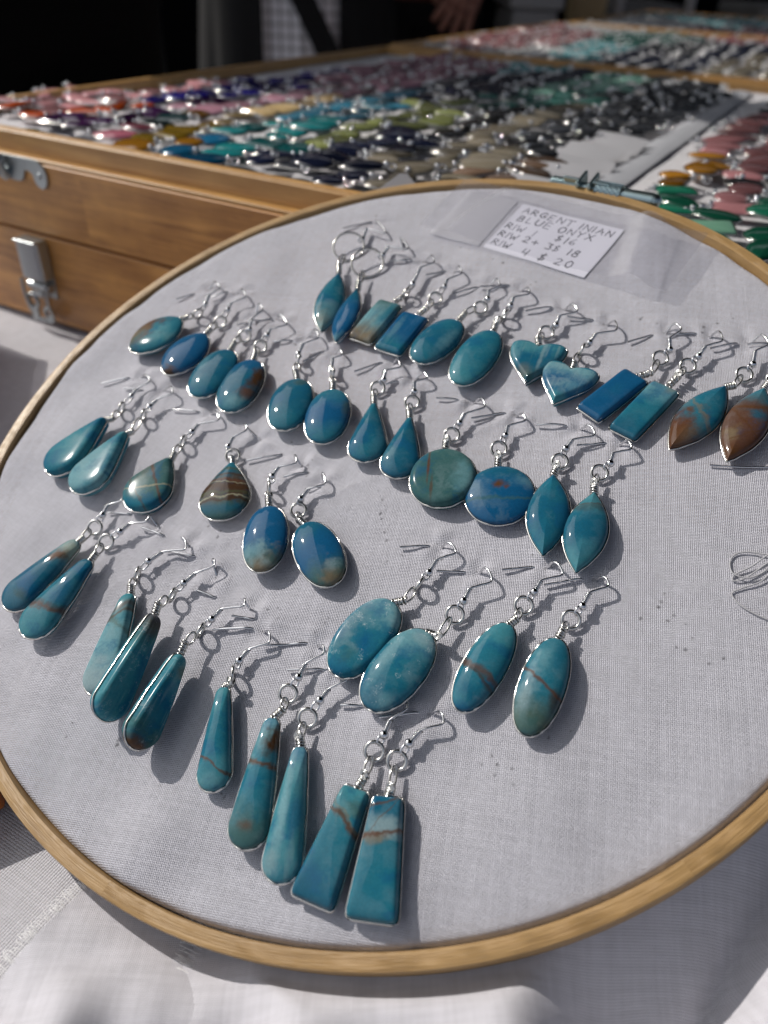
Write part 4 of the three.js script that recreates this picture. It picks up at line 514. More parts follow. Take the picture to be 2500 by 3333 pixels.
const LABEL = {
  E1: 'leaf-shaped pale-tipped blue earring on the upper of two large silver rings',
  E2: 'slim leaf-shaped blue earring on the lower, nearer of two large silver rings',
  E3: 'greyish green rectangular earring, left of the two rectangles beside the large rings',
  E4: 'deep blue rectangular earring, right of the two rectangles beside the large rings',
  E5: 'slanting teal oval earring between a blue rectangle and an upright teal oval',
  E6: 'plain upright teal oval earring beside the two hearts in the back row',
  E7: 'dark teal heart earring with pale streaks, left and higher of two hearts',
  E8: 'cloudy pale blue heart earring, right and lower of two hearts',
  E9: 'vivid deep blue rectangular earring between the pale heart and a teal rectangle',
  E10: 'even teal rectangular earring with one pale corner, right of the vivid blue rectangle',
  E11: 'pointed earring with blue top and plain brown lower half, left of the two brown ones',
  E12: 'pointed earring veined brown and cream, cut by the right edge of the photo',
  F1: 'rounded diamond earring with a tan patch, leftmost of its row near the hoop rim',
  F2: 'rounded diamond deep blue earring with a small brown tip',
  F3: 'dark teal oval earring overlapped by the one with the brown side patch',
  F4: 'blue oval earring with a brown patch down its right side',
  F5: 'glossy dark teal oval earring, left one of two broad upright ovals',
  F6: 'glossy blue oval earring, right one of two broad upright ovals',
  F7: 'plain teal teardrop earring, left one of the two plain teal teardrops mid hoop',
  F8: 'plain teal teardrop earring touching the round greenish one',
  F9: 'round greyish green earring with a thin brown vein down it',
  F10: 'round deep blue earring with a short rust mark near its middle',
  F11: 'plain pointed teal earring, left of two beside the round blue one',
  F12: 'pointed teal earring with a faint brown band near its top, at the row end',
  G1: 'even blue teardrop earring, left and upper of a pale pair near the left rim',
  G2: 'paler milky blue teardrop earring, right and lower of a pair near the left rim',
  G3: 'grey-blue teardrop earring crossed by one brown and one cream vein',
  G4: 'teardrop earring striped across in brown, cream and teal',
  G5: 'upright blue oval earring with a sandy lower end, left of its pair',
  G6: 'deep blue oval earring with sandy end, tilted to the right',
  G7: 'large speckled matt teal oval earring, left of the two largest ovals',
  G8: 'large glossy teal oval earring with a wire swirl at its top',
  G9: 'narrow teal oval earring with a dark brown band across its middle',
  G10: 'narrow pale-sided oval earring with a brown vein, rightmost in its row',
  H1: 'long teardrop earring with pale top and rust spot, leftmost in the front row',
  H2: 'long teardrop earring with a brown band across, second from left in front row',
  H3: 'long flat pale teardrop earring with tan patch near its top',
  H4: 'thick blue teardrop earring turned edge-on, overlapping the pale flat teardrop',
  H5: 'thick teardrop earring turned edge-on with a rusty brown bottom edge',
  H6: 'short slim glossy teardrop earring with a brown vein near its bottom',
  H7: 'long teardrop earring with a dark brown patch near its top',
  H8: 'long milky blue teardrop earring with a wire swirl, in front row',
  H9: 'tapered rectangular earring with a rust diagonal vein, left of the front pair',
  H10: 'tapered rectangular earring with cloudy tan band, nearest to the hoop front',
};
KEYS.forEach((key, n) => {
  const e = EARRINGS[key], t = thing('drop_earring', LABEL[key], 'earring');
  t.userData.group = 'blue onyx drop earrings pinned on the hoop';
  const T = V(e.top[0], e.top[1], 0), z0 = clothZ(T.x / 1000, T.y / 1000);
  t.position.copy(onHoop(T.x / 1000, T.y / 1000, z0)); t.quaternion.copy(hoopQ);
  const P = (p, z) => V((p[0] - T.x) / 1000, (p[1] - T.y) / 1000, z / 1000);
  const ax = V(e.tip[0] - T.x, e.tip[1] - T.y, 0), len = ax.length(); ax.normalize();
  const thick = SPECIALTHICK[key] ?? THICK[e.shape], roll = ROLL[key] ?? 0, lift = Math.abs(Math.sin(roll)) * e.hw + Math.abs(Math.cos(roll)) * thick / 2 * (roll ? 0.8 : 1) + 0.35;
  // stone and the wire round its girdle
  const turn = new THREE.Quaternion().setFromUnitVectors(V(0, -1, 0), ax).multiply(new THREE.Quaternion().setFromAxisAngle(V(0, 1, 0), roll));
  if (ax.y > 0.999) turn.setFromAxisAngle(V(0, 0, 1), Math.PI);
  const q2 = new THREE.Quaternion().setFromAxisAngle(V(0, 0, 1), Math.atan2(ax.x, -ax.y)).multiply(new THREE.Quaternion().setFromAxisAngle(V(0, 1, 0), roll));
  const place = (m) => { m.quaternion.copy(q2); m.position.set(0, 0, lift / 1000); return m; };
  place(part('stone', stoneGeo(e.shape, e.hw, len, thick, FLAT.has(key) ? 'flat' : 'dome', [n % NX, Math.floor(n / NX)]), SATIN.has(key) ? stoneMatte : stoneMat, t));
  const rim = outline(e.shape, e.hw + 0.22, len + 0.44, 72).filter((_, i) => i % 2 === 0).map(([x, y]) => V(x / 1000, (y + 0.22) / 1000, 0.00012 * Math.sin(x * 2 + y)));
  place(part('bezel_wire', tube(rim, 0.00036, 110, 6, true), silver, t));
  // wrapped neck
  const up = V(e.wrap[0] - T.x, e.wrap[1] - T.y, 0), h = Math.max(2.4, up.length() * 1.7 + 0.3); if (up.length() < 0.8) up.set(e.ring[0] - T.x, e.ring[1] - T.y, 0); up.normalize();
  const neck = new THREE.Quaternion().setFromUnitVectors(V(0, 1, 0), up), wrapList = [helix(0.00105, (h + 0.4) / 1000, 4.6, 0.00036), helix(0.0009, (h + 0.2) / 1000, 3.4, 0.00032)];
  for (const g of wrapList) g.applyQuaternion(neck).translate(-up.x * 0.0003, -up.y * 0.0003, lift / 1000);
  const K = up.clone().multiplyScalar(h - 0.4), Rg = V(e.ring[0] - T.x, e.ring[1] - T.y, 0), big = key === 'E1' || key === 'E2', rr0 = big ? 6.6 : 2.42, chain = Rg.clone().sub(K).normalize();
  const gap = Math.max(1.6, Rg.distanceTo(K) - rr0 + 0.5);           // loop from the neck to the ring
  const loopPlane = e.flat ? V(0, 0, 1) : V(-chain.y, chain.x, 0);
  const eyelet = (c, rad, along, other, wire, seg = 22) => tube(Array.from({ length: 14 }, (_, i) => { const a = i / 14 * Math.PI * 2; return c.clone().addScaledVector(along, rad[0] * Math.cos(a)).addScaledVector(other, rad[1] * Math.sin(a)); }), wire, seg, 6, true);
  const mm = (v, z) => V(v.x / 1000, v.y / 1000, z / 1000), side = V(-chain.y, chain.x, 0), nrm = V(0, 0, 1);
  wrapList.push(eyelet(mm(K.clone().addScaledVector(chain, gap / 2), lerp(lift, 3, 0.4)), [gap / 2000 + 0.0002, 0.0011], chain, (e.flat ? nrm.clone().multiplyScalar(0.8).addScaledVector(side, 0.6) : side.clone().multiplyScalar(0.85).addScaledVector(nrm, 0.5)), 0.00036));
  part('wire_wrap', merge(wrapList), silver, t);
  if (SWIRL.has(key)) {
    const sp = Array.from({ length: 34 }, (_, i) => { const a = i / 34 * Math.PI * 2 * 2.3, r = (0.0003 + 0.00105 * i / 34); return V(r * Math.cos(a), r * Math.sin(a), 0); });
    const s = part('wire_swirl', tube(sp, 0.0003, 60, 5), silver, t); s.position.copy(mm(K.clone().addScaledVector(chain, -0.1), lift + 1.3)); s.rotation.set(0.5, -0.25, n);
  }
  // jump ring
  const ringN = e.flat ? V(-side.x * 0.1, -side.y * 0.1, 0).addScaledVector(nrm, 0.93).addScaledVector(V(0.2, -0.3, 0), 1).normalize() : side.clone().multiplyScalar(0.93).addScaledVector(nrm, 0.36).normalize();
  const zr = big ? 3.0 : e.flat ? 2.1 : 2.7;
  const jr = part('jump_ring', new THREE.TorusGeometry(rr0 / 1000, big ? 0.0005 : 0.00052, 10, 40), silver, t);
  jr.position.copy(mm(Rg, zr)); jr.quaternion.setFromUnitVectors(V(0, 0, 1), ringN);
  // bead, coil and hook are one piece of bent wire with a bead and a coil on it
  const Bd = P(e.bead, 3.0), Ct = P(e.coil, 3.2), dir = Ct.clone().sub(Bd).normalize();
  const toRing = mm(Rg, zr).sub(Bd).normalize();
  const eyeAlong = toRing.clone(), eyeSide = new THREE.Vector3().crossVectors(eyeAlong, e.flat ? V(ringN.x, ringN.y, ringN.z) : nrm).normalize(), eyeOther = (e.flat ? nrm.clone().multiplyScalar(0.75).addScaledVector(eyeSide, 0.65) : eyeSide).normalize();
  const reach = Math.max(1.1, mm(Rg, zr).distanceTo(Bd) * 1000 - rr0 - 0.4);
  const wire = [Bd.clone(), Ct.clone(), P(e.coil, 3.3).lerp(P(e.bend, 3.3), 0.45), P(e.bend, 3.2), P(e.bend, 3.2).lerp(P(e.pierce, 3.0), 0.55).addScaledVector(dir, 0.0008), P(e.pierce, 2.4)];
  const inX = lerp(e.pierce[0], e.tail[0], 0.4), inY = lerp(e.pierce[1], e.tail[1], 0.4), zAt = (x, y) => (clothZ(x / 1000, y / 1000) - z0) * 1000;
  wire.push(P([lerp(e.pierce[0], inX, 0.7), lerp(e.pierce[1], inY, 0.7)], 1.0 + zAt(inX, inY)), P([inX, inY], -0.5 + zAt(inX, inY)), P([lerp(inX, e.tail[0], 0.55), lerp(inY, e.tail[1], 0.55)], -0.6 + zAt(inX, inY)), P(e.tail, 0.15 + zAt(e.tail[0], e.tail[1])), P([lerp(e.tail[0], e.end[0], 0.5), lerp(e.tail[1], e.end[1], 0.5)], 0.75 + zAt(e.tail[0], e.tail[1])), P(e.end, 1.1 + zAt(e.end[0], e.end[1])));
  const hook = part('ear_hook', merge([tube(wire, 0.00038, 96, 6), eyelet(Bd.clone().addScaledVector(toRing, (reach / 2 + 0.6) / 1000), [reach / 2000 + 0.0003, 0.00105], eyeAlong, eyeOther, 0.00034)]), brightSilver, t);
  part('bead', new THREE.SphereGeometry(0.00128, 20, 14).translate(Bd.x, Bd.y, Bd.z), brightSilver, hook);
  const cl = Math.max(2.4, Ct.distanceTo(Bd) * 1000 - 0.9), cg = helix(0.00058, cl / 1000, Math.round(cl / 0.46), 0.00026, 8); cg.applyQuaternion(new THREE.Quaternion().setFromUnitVectors(V(0, 1, 0), dir)).translate(Bd.x + dir.x * 0.0010, Bd.y + dir.y * 0.0010, Bd.z + dir.z * 0.0010);
  part('coil', cg, brightSilver, hook);
});
{ // one more earring lies beyond the right edge; the end of its hook reaches into view
  const t = thing('drop_earring', 'earring at the right edge, only the straight end of its hook showing', 'earring', 'blue onyx drop earrings pinned on the hoop'), src = scene.children.find((o) => o.name === 'drop_earring_011');
  for (const c of src.children) if (c.name !== 'ear_hook') t.add(c.clone());
  const Q = new THREE.Quaternion().setFromAxisAngle(V(0, 0, 1), 0.35);
  t.position.copy(onHoop(0.139, 0.026, 0)); t.quaternion.copy(hoopQ).multiply(Q);
  const q = (x, y, z) => V((x - 139) / 1000, (y - 26) / 1000, z / 1000).applyQuaternion(Q.clone().invert());
  const h = part('ear_hook', tube([q(138.3, 39.3, 3.9), q(135.2, 43.7, 4.4), q(133, 48, 5.4), q(128, 50.5, 5), q(122, 49.5, 2.4), q(117, 47, -0.5), q(113, 45.5, 0.2), q(105, 41.5, 0.6), q(97, 38.1, 0.9)], 0.00034, 80, 6), brightSilver, t);
  part('bead', new THREE.SphereGeometry(0.00128, 20, 14).translate(...q(138.3, 39.3, 3.9).toArray()), brightSilver, h);
}

// ---------------------------------------------------------------- pendants laid in rows in the cases; positions in the cases' own metres, a across (to the left), b away
const STONES = {
  orange: [[0.04,0.04], [0.03,0.06], [0.03,0.08], [0.03,0.11], [0.03,0.13]],
  palepink: [[0.04,0.10], [0.05,0.14]],
  purple: [[-0.00,0.05], [-0.02,0.06], [-0.01,0.09], [0.00,0.15]],
  indigo: [[0.01,0.18], [0.00,0.21], [-0.00,0.25]],
  bottle: [[-0.01,0.01]],
  darkteal: [[-0.03,0.04], [0.00,0.10], [-0.03,0.09]],
  rose: [[-0.05,0.05], [-0.05,0.02]],
  lavender: [[-0.02,0.13], [-0.03,0.15], [-0.04,0.18], [-0.03,0.24], [-0.04,0.29], [-0.04,0.37], [-0.05,0.43], [-0.05,0.54]],
  yellow: [[-0.07,0.04], [-0.07,0.06], [-0.08,0.09]],
  amber: [[-0.06,0.10], [-0.09,0.06], [-0.08,0.02], [-0.35,0.12], [-0.36,0.14], [-0.36,0.18]],
  cream: [[-0.07,0.13], [-0.06,0.17], [-0.08,0.18]],
  blue: [[-0.11,0.01], [-0.12,0.02], [-0.11,0.09], [-0.14,0.02]],
  teal: [[-0.12,0.06], [-0.10,0.10], [-0.14,0.07], [-0.14,0.01], [-0.12,0.14]],
  skyblue: [[-0.11,0.17], [-0.12,0.20], [-0.11,0.24]],
  lime: [[-0.16,0.15], [-0.16,0.17], [-0.17,0.21], [-0.15,0.28]],
  navy: [[-0.17,0.05], [-0.19,0.01], [-0.21,0.01], [-0.18,0.07], [-0.18,0.11], [-0.19,0.14], [-0.19,0.17], [-0.14,0.35], [-0.15,0.42], [-0.18,0.47], [-0.16,0.74], [-0.17,0.83], [-0.24,0.77], [-0.25,0.93]],
  black: [[-0.20,0.21], [-0.20,0.27], [-0.20,0.29], [-0.39,0.15]],
  seagreen: [[-0.17,0.33], [-0.20,0.36], [-0.21,0.39], [-0.11,1.04]],
  mint: [[-0.19,0.46], [-0.21,0.50]],
  taupe: [[-0.23,0.02], [-0.24,0.05], [-0.25,0.07], [-0.25,0.12], [-0.22,0.11], [-0.25,0.15], [-0.23,0.26], [-0.23,0.31], [-0.23,-0.00], [-0.24,0.02], [-0.26,0.04], [-0.29,0.76], [-0.30,0.87]],
  brown: [[-0.28,0.09], [-0.29,0.08], [-0.27,0.12]],
  charcoal: [[-0.27,0.20], [-0.26,0.29], [-0.28,0.28], [-0.27,0.35], [-0.29,0.34], [-0.28,0.42], [-0.30,0.48], [-0.28,0.49], [-0.18,0.93]],
  emerald: [[-0.36,0.10], [-0.37,0.12], [-0.39,0.07], [-0.40,0.06], [-0.41,0.08], [-0.41,0.04], [-0.42,0.03]],
  palegreen: [[-0.38,0.13], [-0.39,0.06]],
  mauve: [[-0.39,0.11], [-0.39,0.14], [-0.38,0.21], [-0.39,0.25], [-0.38,0.19], [0.04,0.73], [0.05,0.88], [0.00,0.88], [-0.20,1.38], [-0.24,1.37]],
  frost: [[0.05,0.68], [-0.07,0.70], [-0.04,1.38], [-0.05,1.50]],
  aqua: [[-0.09,0.72], [-0.10,0.86], [-0.12,0.66], [-0.07,1.64], [-0.11,1.72], [-0.15,1.68]],
};
const SC = { orange: [[0.62, 0.10, 0.02], 'orange', 0.3], palepink: [[0.62, 0.30, 0.32], 'pale pink', 0.2], purple: [[0.045, 0.012, 0.06], 'dark purple', 0.15], indigo: [[0.015, 0.012, 0.16], 'indigo blue', 0.15], bottle: [[0.02, 0.03, 0.015], 'dark bottle green', 0.1], darkteal: [[0.015, 0.04, 0.045], 'dark teal', 0.1], rose: [[0.42, 0.13, 0.18], 'rose pink', 0.25], lavender: [[0.42, 0.22, 0.28], 'lavender pink', 0.25], yellow: [[0.46, 0.29, 0.03], 'golden yellow', 0.4], amber: [[0.36, 0.16, 0.015], 'amber', 0.5], cream: [[0.55, 0.40, 0.20], 'creamy yellow', 0.3], blue: [[0.012, 0.13, 0.26], 'deep blue', 0.2], teal: [[0.015, 0.20, 0.21], 'teal green', 0.2], skyblue: [[0.04, 0.20, 0.30], 'sky blue', 0.2], lime: [[0.24, 0.27, 0.09], 'lime green', 0.3], navy: [[0.012, 0.016, 0.04], 'navy blue', 0.1], black: [[0.01, 0.01, 0.011], 'black', 0.1], seagreen: [[0.04, 0.14, 0.12], 'sea green', 0.2], mint: [[0.22, 0.44, 0.36], 'mint green', 0.5], taupe: [[0.23, 0.20, 0.15], 'greyish beige', 0.4], brown: [[0.20, 0.13, 0.09], 'taupe brown', 0.2], charcoal: [[0.035, 0.038, 0.045], 'charcoal grey', 0.1], emerald: [[0.015, 0.16, 0.095], 'emerald green', 0.25], palegreen: [[0.16, 0.34, 0.24], 'pale green', 0.3], mauve: [[0.38, 0.17, 0.18], 'mauve pink', 0.2], frost: [[0.60, 0.60, 0.60], 'frosted white', 0.5], aqua: [[0.18, 0.46, 0.50], 'pale aqua', 0.4] };
const SHAPEWORD = ['slim oval', 'broad oval', 'teardrop', 'round', 'pointed', 'rectangular'];
const CASEWORD = ['nearest wooden case', 'second wooden case', 'farthest wooden case'];
const trayMats = Object.fromEntries(Object.entries(SC).map(([k, [c]]) => [k, [0, 1, 2].map((i) => new THREE.MeshPhysicalMaterial({ name: 'gem_' + SC[k][1].replace(/ /g, '_'), color: lin(...c.map((q) => q * (0.30 + 0.30 * i))), roughness: 0.12, ior: 1.6 }))]));
function lens(shape, hw, len, th) {       // low, smooth cabochon standing on its edge wire
  const pts = outline(shape, hw, len, 28), R = [1, 0.93, 0.8, 0.55, 0.2], pos = [], idx = [], n = pts.length; let rows = 0;
  for (const s of [-1, 1]) for (const r of s < 0 ? [...R].reverse() : R) { rows++; for (const [x, y] of pts) pos.push(x * r / 1000, (y * r + len / 2 * r) / 1000, s * th / 2000 * (0.15 + 0.85 * Math.sqrt(1 - Math.min(1, r * r)))); }
  for (let k = 0; k < rows - 1; k++) for (let i = 0; i < n; i++) { const a = k * n + i, b = k * n + (i + 1) % n, c = a + n, d = b + n; idx.push(a, c, b, b, c, d); }
  for (let i = 1; i < n - 1; i++) { idx.push(0, i, i + 1); const o = (rows - 1) * n; idx.push(o, o + i + 1, o + i); }
  const G = new THREE.BufferGeometry(); G.setAttribute('position', new THREE.Float32BufferAttribute(pos, 3)); G.setAttribute('uv', new THREE.Float32BufferAttribute(new Float32Array(pos.length / 3 * 2), 2)); G.setIndex(idx); G.computeVertexNormals();
  return G;
}
const PROTO = [['oval', 7.5, 24, 6], ['oval', 9, 26, 6.5], ['tear', 7.5, 26, 6], ['round', 9.5, 19, 6], ['marq', 7, 28, 6], ['rect', 6.5, 22, 5]].map(([shape, hw, len, th]) => {
  const rim = outline(shape, hw + 0.25, len + 0.5, 24).map(([x, y]) => V(x / 1000, (y + (len + 0.5) / 2) / 1000, 0)), y = len / 2000;
  const bail = merge([new THREE.TorusGeometry(0.0020, 0.0005, 6, 14).rotateY(0.6).translate(0, y + 0.0034, 0), helix(0.0011, 0.0022, 3, 0.00038, 8).translate(0, y - 0.0002, 0), new THREE.SphereGeometry(0.0014, 10, 8).translate(0.0008, y + 0.0009, 0.0016)]);
  return { stone: lens(shape, hw, len, th * 0.74), wire: merge([tube(rim, 0.0004, 34, 4, true)]), bail };
});
const spots = [], anchors = Object.entries(STONES).flatMap(([k, l]) => l.map(([a, b]) => [k, a, b]));
const bend = (a, b) => a + 0.010 * Math.sin(b * 7);
const ROWS = [0.088, 0.062, 0.036, 0.008, -0.022, -0.050, -0.079, -0.107, -0.135, -0.161, -0.188, -0.214, -0.241, -0.268, -0.290, -0.309];
const addRow = (a0, b0, b1, step) => { for (let b = b0 + rr(0, step); b < b1; b += step * rr(0.82, 1.2)) spots.push([bend(a0, b) + rr(-0.005, 0.005), b]); };
for (const a of ROWS) addRow(a, a > 0.03 ? 0.055 : a > -0.03 ? 0.035 : 0.026, a > 0.05 ? 0.16 : a > 0.02 ? 0.30 : 0.61, 0.0185);
for (let a = -0.346; a > -0.66; a -= 0.027) addRow(a, 0.028, a > -0.36 ? 0.12 : 0.60, 0.020);
for (let a = 0.075; a > -0.56; a -= 0.0285) addRow(a, 0.68, 1.26, 0.0225);
for (let a = 0.06; a > -0.42; a -= 0.030) addRow(a, 1.33, 1.90, 0.0235);
spots.push([-0.008, 0.016]);
camera.updateMatrixWorld(true); camera.updateProjectionMatrix();
camera.aspect = 0.75; camera.updateProjectionMatrix();
const seen = [];
for (const [a, b] of spots) {
  const w = atCase(-a, 0.112, -b), s = w.clone().project(camera);
  if (Math.abs(s.x) > 1.1 || s.y > 1.06 || s.y < -0.2) continue;
  if (b > 0.07 && b < 0.26 && a < -0.288 && a > -0.33) continue;      // paper slips and the divider lie here
  if (b < 0.64 && a < -0.312 && a > -0.338) continue;
  let best = 'taupe', bd = 9; for (const [k, x, y] of anchors) { const d = Math.hypot((a - x) * 1.5 + rr(-0.004, 0.004), (b - y) * 0.55); if (d < bd) { bd = d; best = k; } }
  seen.push({ a, b, w, k: best, d: w.distanceTo(camera.position), tray: b < 0.64 ? 0 : b < 1.29 ? 1 : 2 });
}
seen.sort((p, q) => p.d - q.d);
const protoThing = {}, far = [];
const put3 = (o, s, i) => {
  const lean = -0.95 + rr(-0.3, 0.25), q = new THREE.Quaternion().setFromAxisAngle(V(0, 1, 0), CASE_TURN + Math.PI / 2 * (i % 7 === 0 ? 0 : 1) * (rnd() < 0.5 ? 1 : -1) + rr(-0.5, 0.5));
  q.premultiply(new THREE.Quaternion()); q.multiply(new THREE.Quaternion().setFromAxisAngle(V(1, 0, 0), -Math.PI / 2 + 0.02));
  const tip = new THREE.Quaternion().setFromAxisAngle(V(Math.cos(CASE_TURN), 0, -Math.sin(CASE_TURN)), rr(-0.04, 0.18)); q.premultiply(tip);
  o.position.copy(s.w).setY(0.1125 + rr(0, 0.0022)); o.quaternion.copy(q); o.scale.setScalar(rr(0.85, 1.15));
};
seen.forEach((s, i) => {
  const p = Math.floor(rnd() * PROTO.length) % PROTO.length;
  if (i >= 299) { far.push([s, p, i]); return; }
  let o = protoThing[p];
  if (!o) { o = protoThing[p] = thing('stone_pendant', '', 'pendant'); part('stone', PROTO[p].stone, trayMats[s.k][0], o); part('bezel_wire', PROTO[p].wire, silver, o); part('bail', PROTO[p].bail, brightSilver, o); o.userData = {}; }
  else { o = o.clone(); o.name = numbered('stone_pendant'); scene.add(o); }
  o.children[0].material = trayMats[s.k][i % 3];
  const bb = s.b - 0.65 * s.tray, zone = (bb < 0.16 ? 'near the front' : bb < 0.32 ? 'before the middle' : bb < 0.48 ? 'behind the middle' : 'along the back') + (s.a < -0.35 ? ' right part' : s.a < -0.15 ? ' centre' : ' left part');
  const where = s.k === 'bottle' ? 'flat dark green pendant lying alone in the front left corner of the nearest case' : `${SHAPEWORD[p]} ${SC[s.k][1]} stone pendant ${zone} of the ${CASEWORD[s.tray]}`;
  o.userData = { label: where, category: 'pendant', group: `${SHAPEWORD[p]} ${SC[s.k][1]} pendants ${zone} of the ${CASEWORD[s.tray]}` };
  if (s.k === 'bottle') delete o.userData.group;
  put3(o, s, i);
});
if (far.length) {
  const list = [], d = new THREE.Object3D();
  for (const [s, p, i] of far) {
    put3(d, s, i); d.updateMatrix();
    const c = SC[s.k][0], k = 0.45 + 0.35 * rnd();
    for (const [g, col] of [[PROTO[p].stone, c.map((q) => q * k)], [PROTO[p].bail, [0.75, 0.75, 0.75]]]) { const m = clean(g.clone()).applyMatrix4(d.matrix), n = m.attributes.position.count, a = new Float32Array(n * 3); for (let q = 0; q < n; q++) a.set(col, q * 3); m.setAttribute('color', new THREE.BufferAttribute(a, 3)); list.push(m); }
  }
  const m = one('far_pendants', mergeGeometries(list), new THREE.MeshPhysicalMaterial({ name: 'far_gems', vertexColors: true, roughness: 0.14, ior: 1.6 }), { kind: 'stuff', label: 'mass of small stone pendants in the far wooden cases', category: 'pendants' });
}
{ // grey divider strip and a fan of paper slips in the nearest case
  const mat = new THREE.MeshStandardMaterial({ name: 'grey_felt', color: lin(0.36, 0.37, 0.40), roughness: 0.75, side: THREE.DoubleSide });
  const g = sheet(10, 60, (u, v, P) => { const x = lerp(0.3155, 0.335, u), z = -lerp(0.125, 0.60, v); P.set(x, 0.1095 + 0.0012 * Math.sin(u * Math.PI) + 0.0012 * (fbm(x * 60, z * 25, 131) - 0.5), z); return [x, z]; }, 0.0012);
  const m = one('divider_strip', g, mat, { label: 'grey divider strip running up the middle of the nearest wooden case', category: 'divider' }); m.position.copy(CASE_AT); m.rotation.y = CASE_TURN;
  const slip = new THREE.MeshStandardMaterial({ name: 'pale_paper', color: lin(0.33, 0.33, 0.35), roughness: 0.8, side: THREE.DoubleSide }), first = [];
  for (let k = 0; k < 11; k++) {
    const geo = first[k % 3] ??= sheet(8, 4, (u, v, P) => { P.set((u - 0.5) * 0.036, 0.0008 * Math.sin(u * 3 + k) + v * 0.005, (0.5 - v) * 0.016); }, 0.0003);
    const s = one('paper_slip', geo, slip, { label: 'pale paper slip in the stack between the pendants and the grey divider', category: 'paper slip', group: 'paper slips stacked in the nearest case' });
    s.position.copy(atCase(0.302 + rr(-0.004, 0.004), 0.1095 + 0.0006 * (k % 4), -0.075 - 0.0165 * k)); s.rotation.y = CASE_TURN + rr(-0.15, 0.15);
  }
  const corner = one('paper_corner', sheet(6, 4, (u, v, P) => { P.set(lerp(-0.018, 0.018, u) * (1 - 0.9 * v), v * 0.012, -v * 0.010); }, 0.0002), slip, { label: 'white paper corner sticking up just behind the hoop rim', category: 'paper' });
  corner.position.copy(atCase(0.262, 0.113, -0.012)); corner.rotation.y = CASE_TURN * 0.4;
}

// ---------------------------------------------------------------- blurred background: two people and some stall furniture behind the cases
function field(bones, N, lo, size, blend, mat) {    // smooth union of tapered capsules, meshed
  const mc = new MarchingCubes(N, mat, false, false, 400000), f = mc.field; mc.isolation = 0;
  const data = bones.map(([a, b, ra, rb]) => { const d = b.clone().sub(a); return [a.x, a.y, a.z, d.x, d.y, d.z, Math.max(1e-9, d.lengthSq()), ra, rb]; });
  for (let k = 0; k < N; k++) for (let j = 0; j < N; j++) for (let i = 0; i < N; i++) {
    const x = lo.x + (i / (N / 2) ) * size / 2, y = lo.y + (j / (N / 2)) * size / 2, z = lo.z + (k / (N / 2)) * size / 2; let m = 1;
    for (const B of data) { const px = x - B[0], py = y - B[1], pz = z - B[2], t = clamp((px * B[3] + py * B[4] + pz * B[5]) / B[6]), d = Math.hypot(px - B[3] * t, py - B[4] * t, pz - B[5] * t) - lerp(B[7], B[8], t); if (m > 0.9) { m = Math.min(m, d); continue; } const h = clamp(0.5 + 0.5 * (m - d) / blend); m = lerp(m, d, h) - blend * h * (1 - h); }
    f[i + j * N + k * N * N] = -m;
  }
  mc.update();
  const n = mc.count, p = mc.positionArray.slice(0, n * 3), nn = mc.normalArray.slice(0, n * 3);
  for (let i = 0; i < n; i++) { p[i * 3] = lo.x + (p[i * 3] + 1) * size / 2; p[i * 3 + 1] = lo.y + (p[i * 3 + 1] + 1) * size / 2; p[i * 3 + 2] = lo.z + (p[i * 3 + 2] + 1) * size / 2; }
  const g = new THREE.BufferGeometry(); g.setAttribute('position', new THREE.BufferAttribute(p, 3)); g.setAttribute('normal', new THREE.BufferAttribute(nn, 3)); g.setAttribute('uv', new THREE.BufferAttribute(new Float32Array(n * 2), 2));
  return mergeVertices(g, 1e-5);
}
const skin = new THREE.MeshStandardMaterial({ name: 'skin', color: lin(0.22, 0.095, 0.065), roughness: 0.55 });
let handGeo;
function makeHand() {           // relaxed left hand hanging down from the wrist at the origin, thumb towards +x
  const b = [], bone = (a, c, r, s) => b.push([V(...a), V(...c), r, s]);
  bone([0, 0.01, 0], [0, -0.03, 0], 0.024, 0.026); bone([-0.02, -0.03, 0], [-0.026, -0.08, 0.004], 0.015, 0.013); bone([0.0, -0.03, 0], [0.0, -0.085, 0.002], 0.016, 0.014); bone([0.02, -0.03, 0], [0.022, -0.085, 0.004], 0.016, 0.013);
  [[-0.030, 0.050], [-0.010, 0.064], [0.010, 0.070], [0.028, 0.062]].forEach(([x, l], i) => { let p = [x, -0.086, 0.004]; for (const [f, s, r] of [[0.45, 0.25, 0.009], [0.32, 0.6, 0.0083], [0.25, 0.9, 0.0075]]) { const q = [p[0] + x * 0.12, p[1] - l * f * Math.cos(s), p[2] + l * f * Math.sin(s)]; bone(p, q, r, r * 0.93); p = q; } });
  bone([0.02, -0.025, 0.004], [0.045, -0.055, 0.014], 0.014, 0.011); bone([0.045, -0.055, 0.014], [0.053, -0.083, 0.024], 0.0105, 0.009); bone([0.053, -0.083, 0.024], [0.052, -0.100, 0.034], 0.009, 0.008);
  return field(b, 64, V(-0.1, -0.17, -0.08), 0.2, 0.006, skin);
}
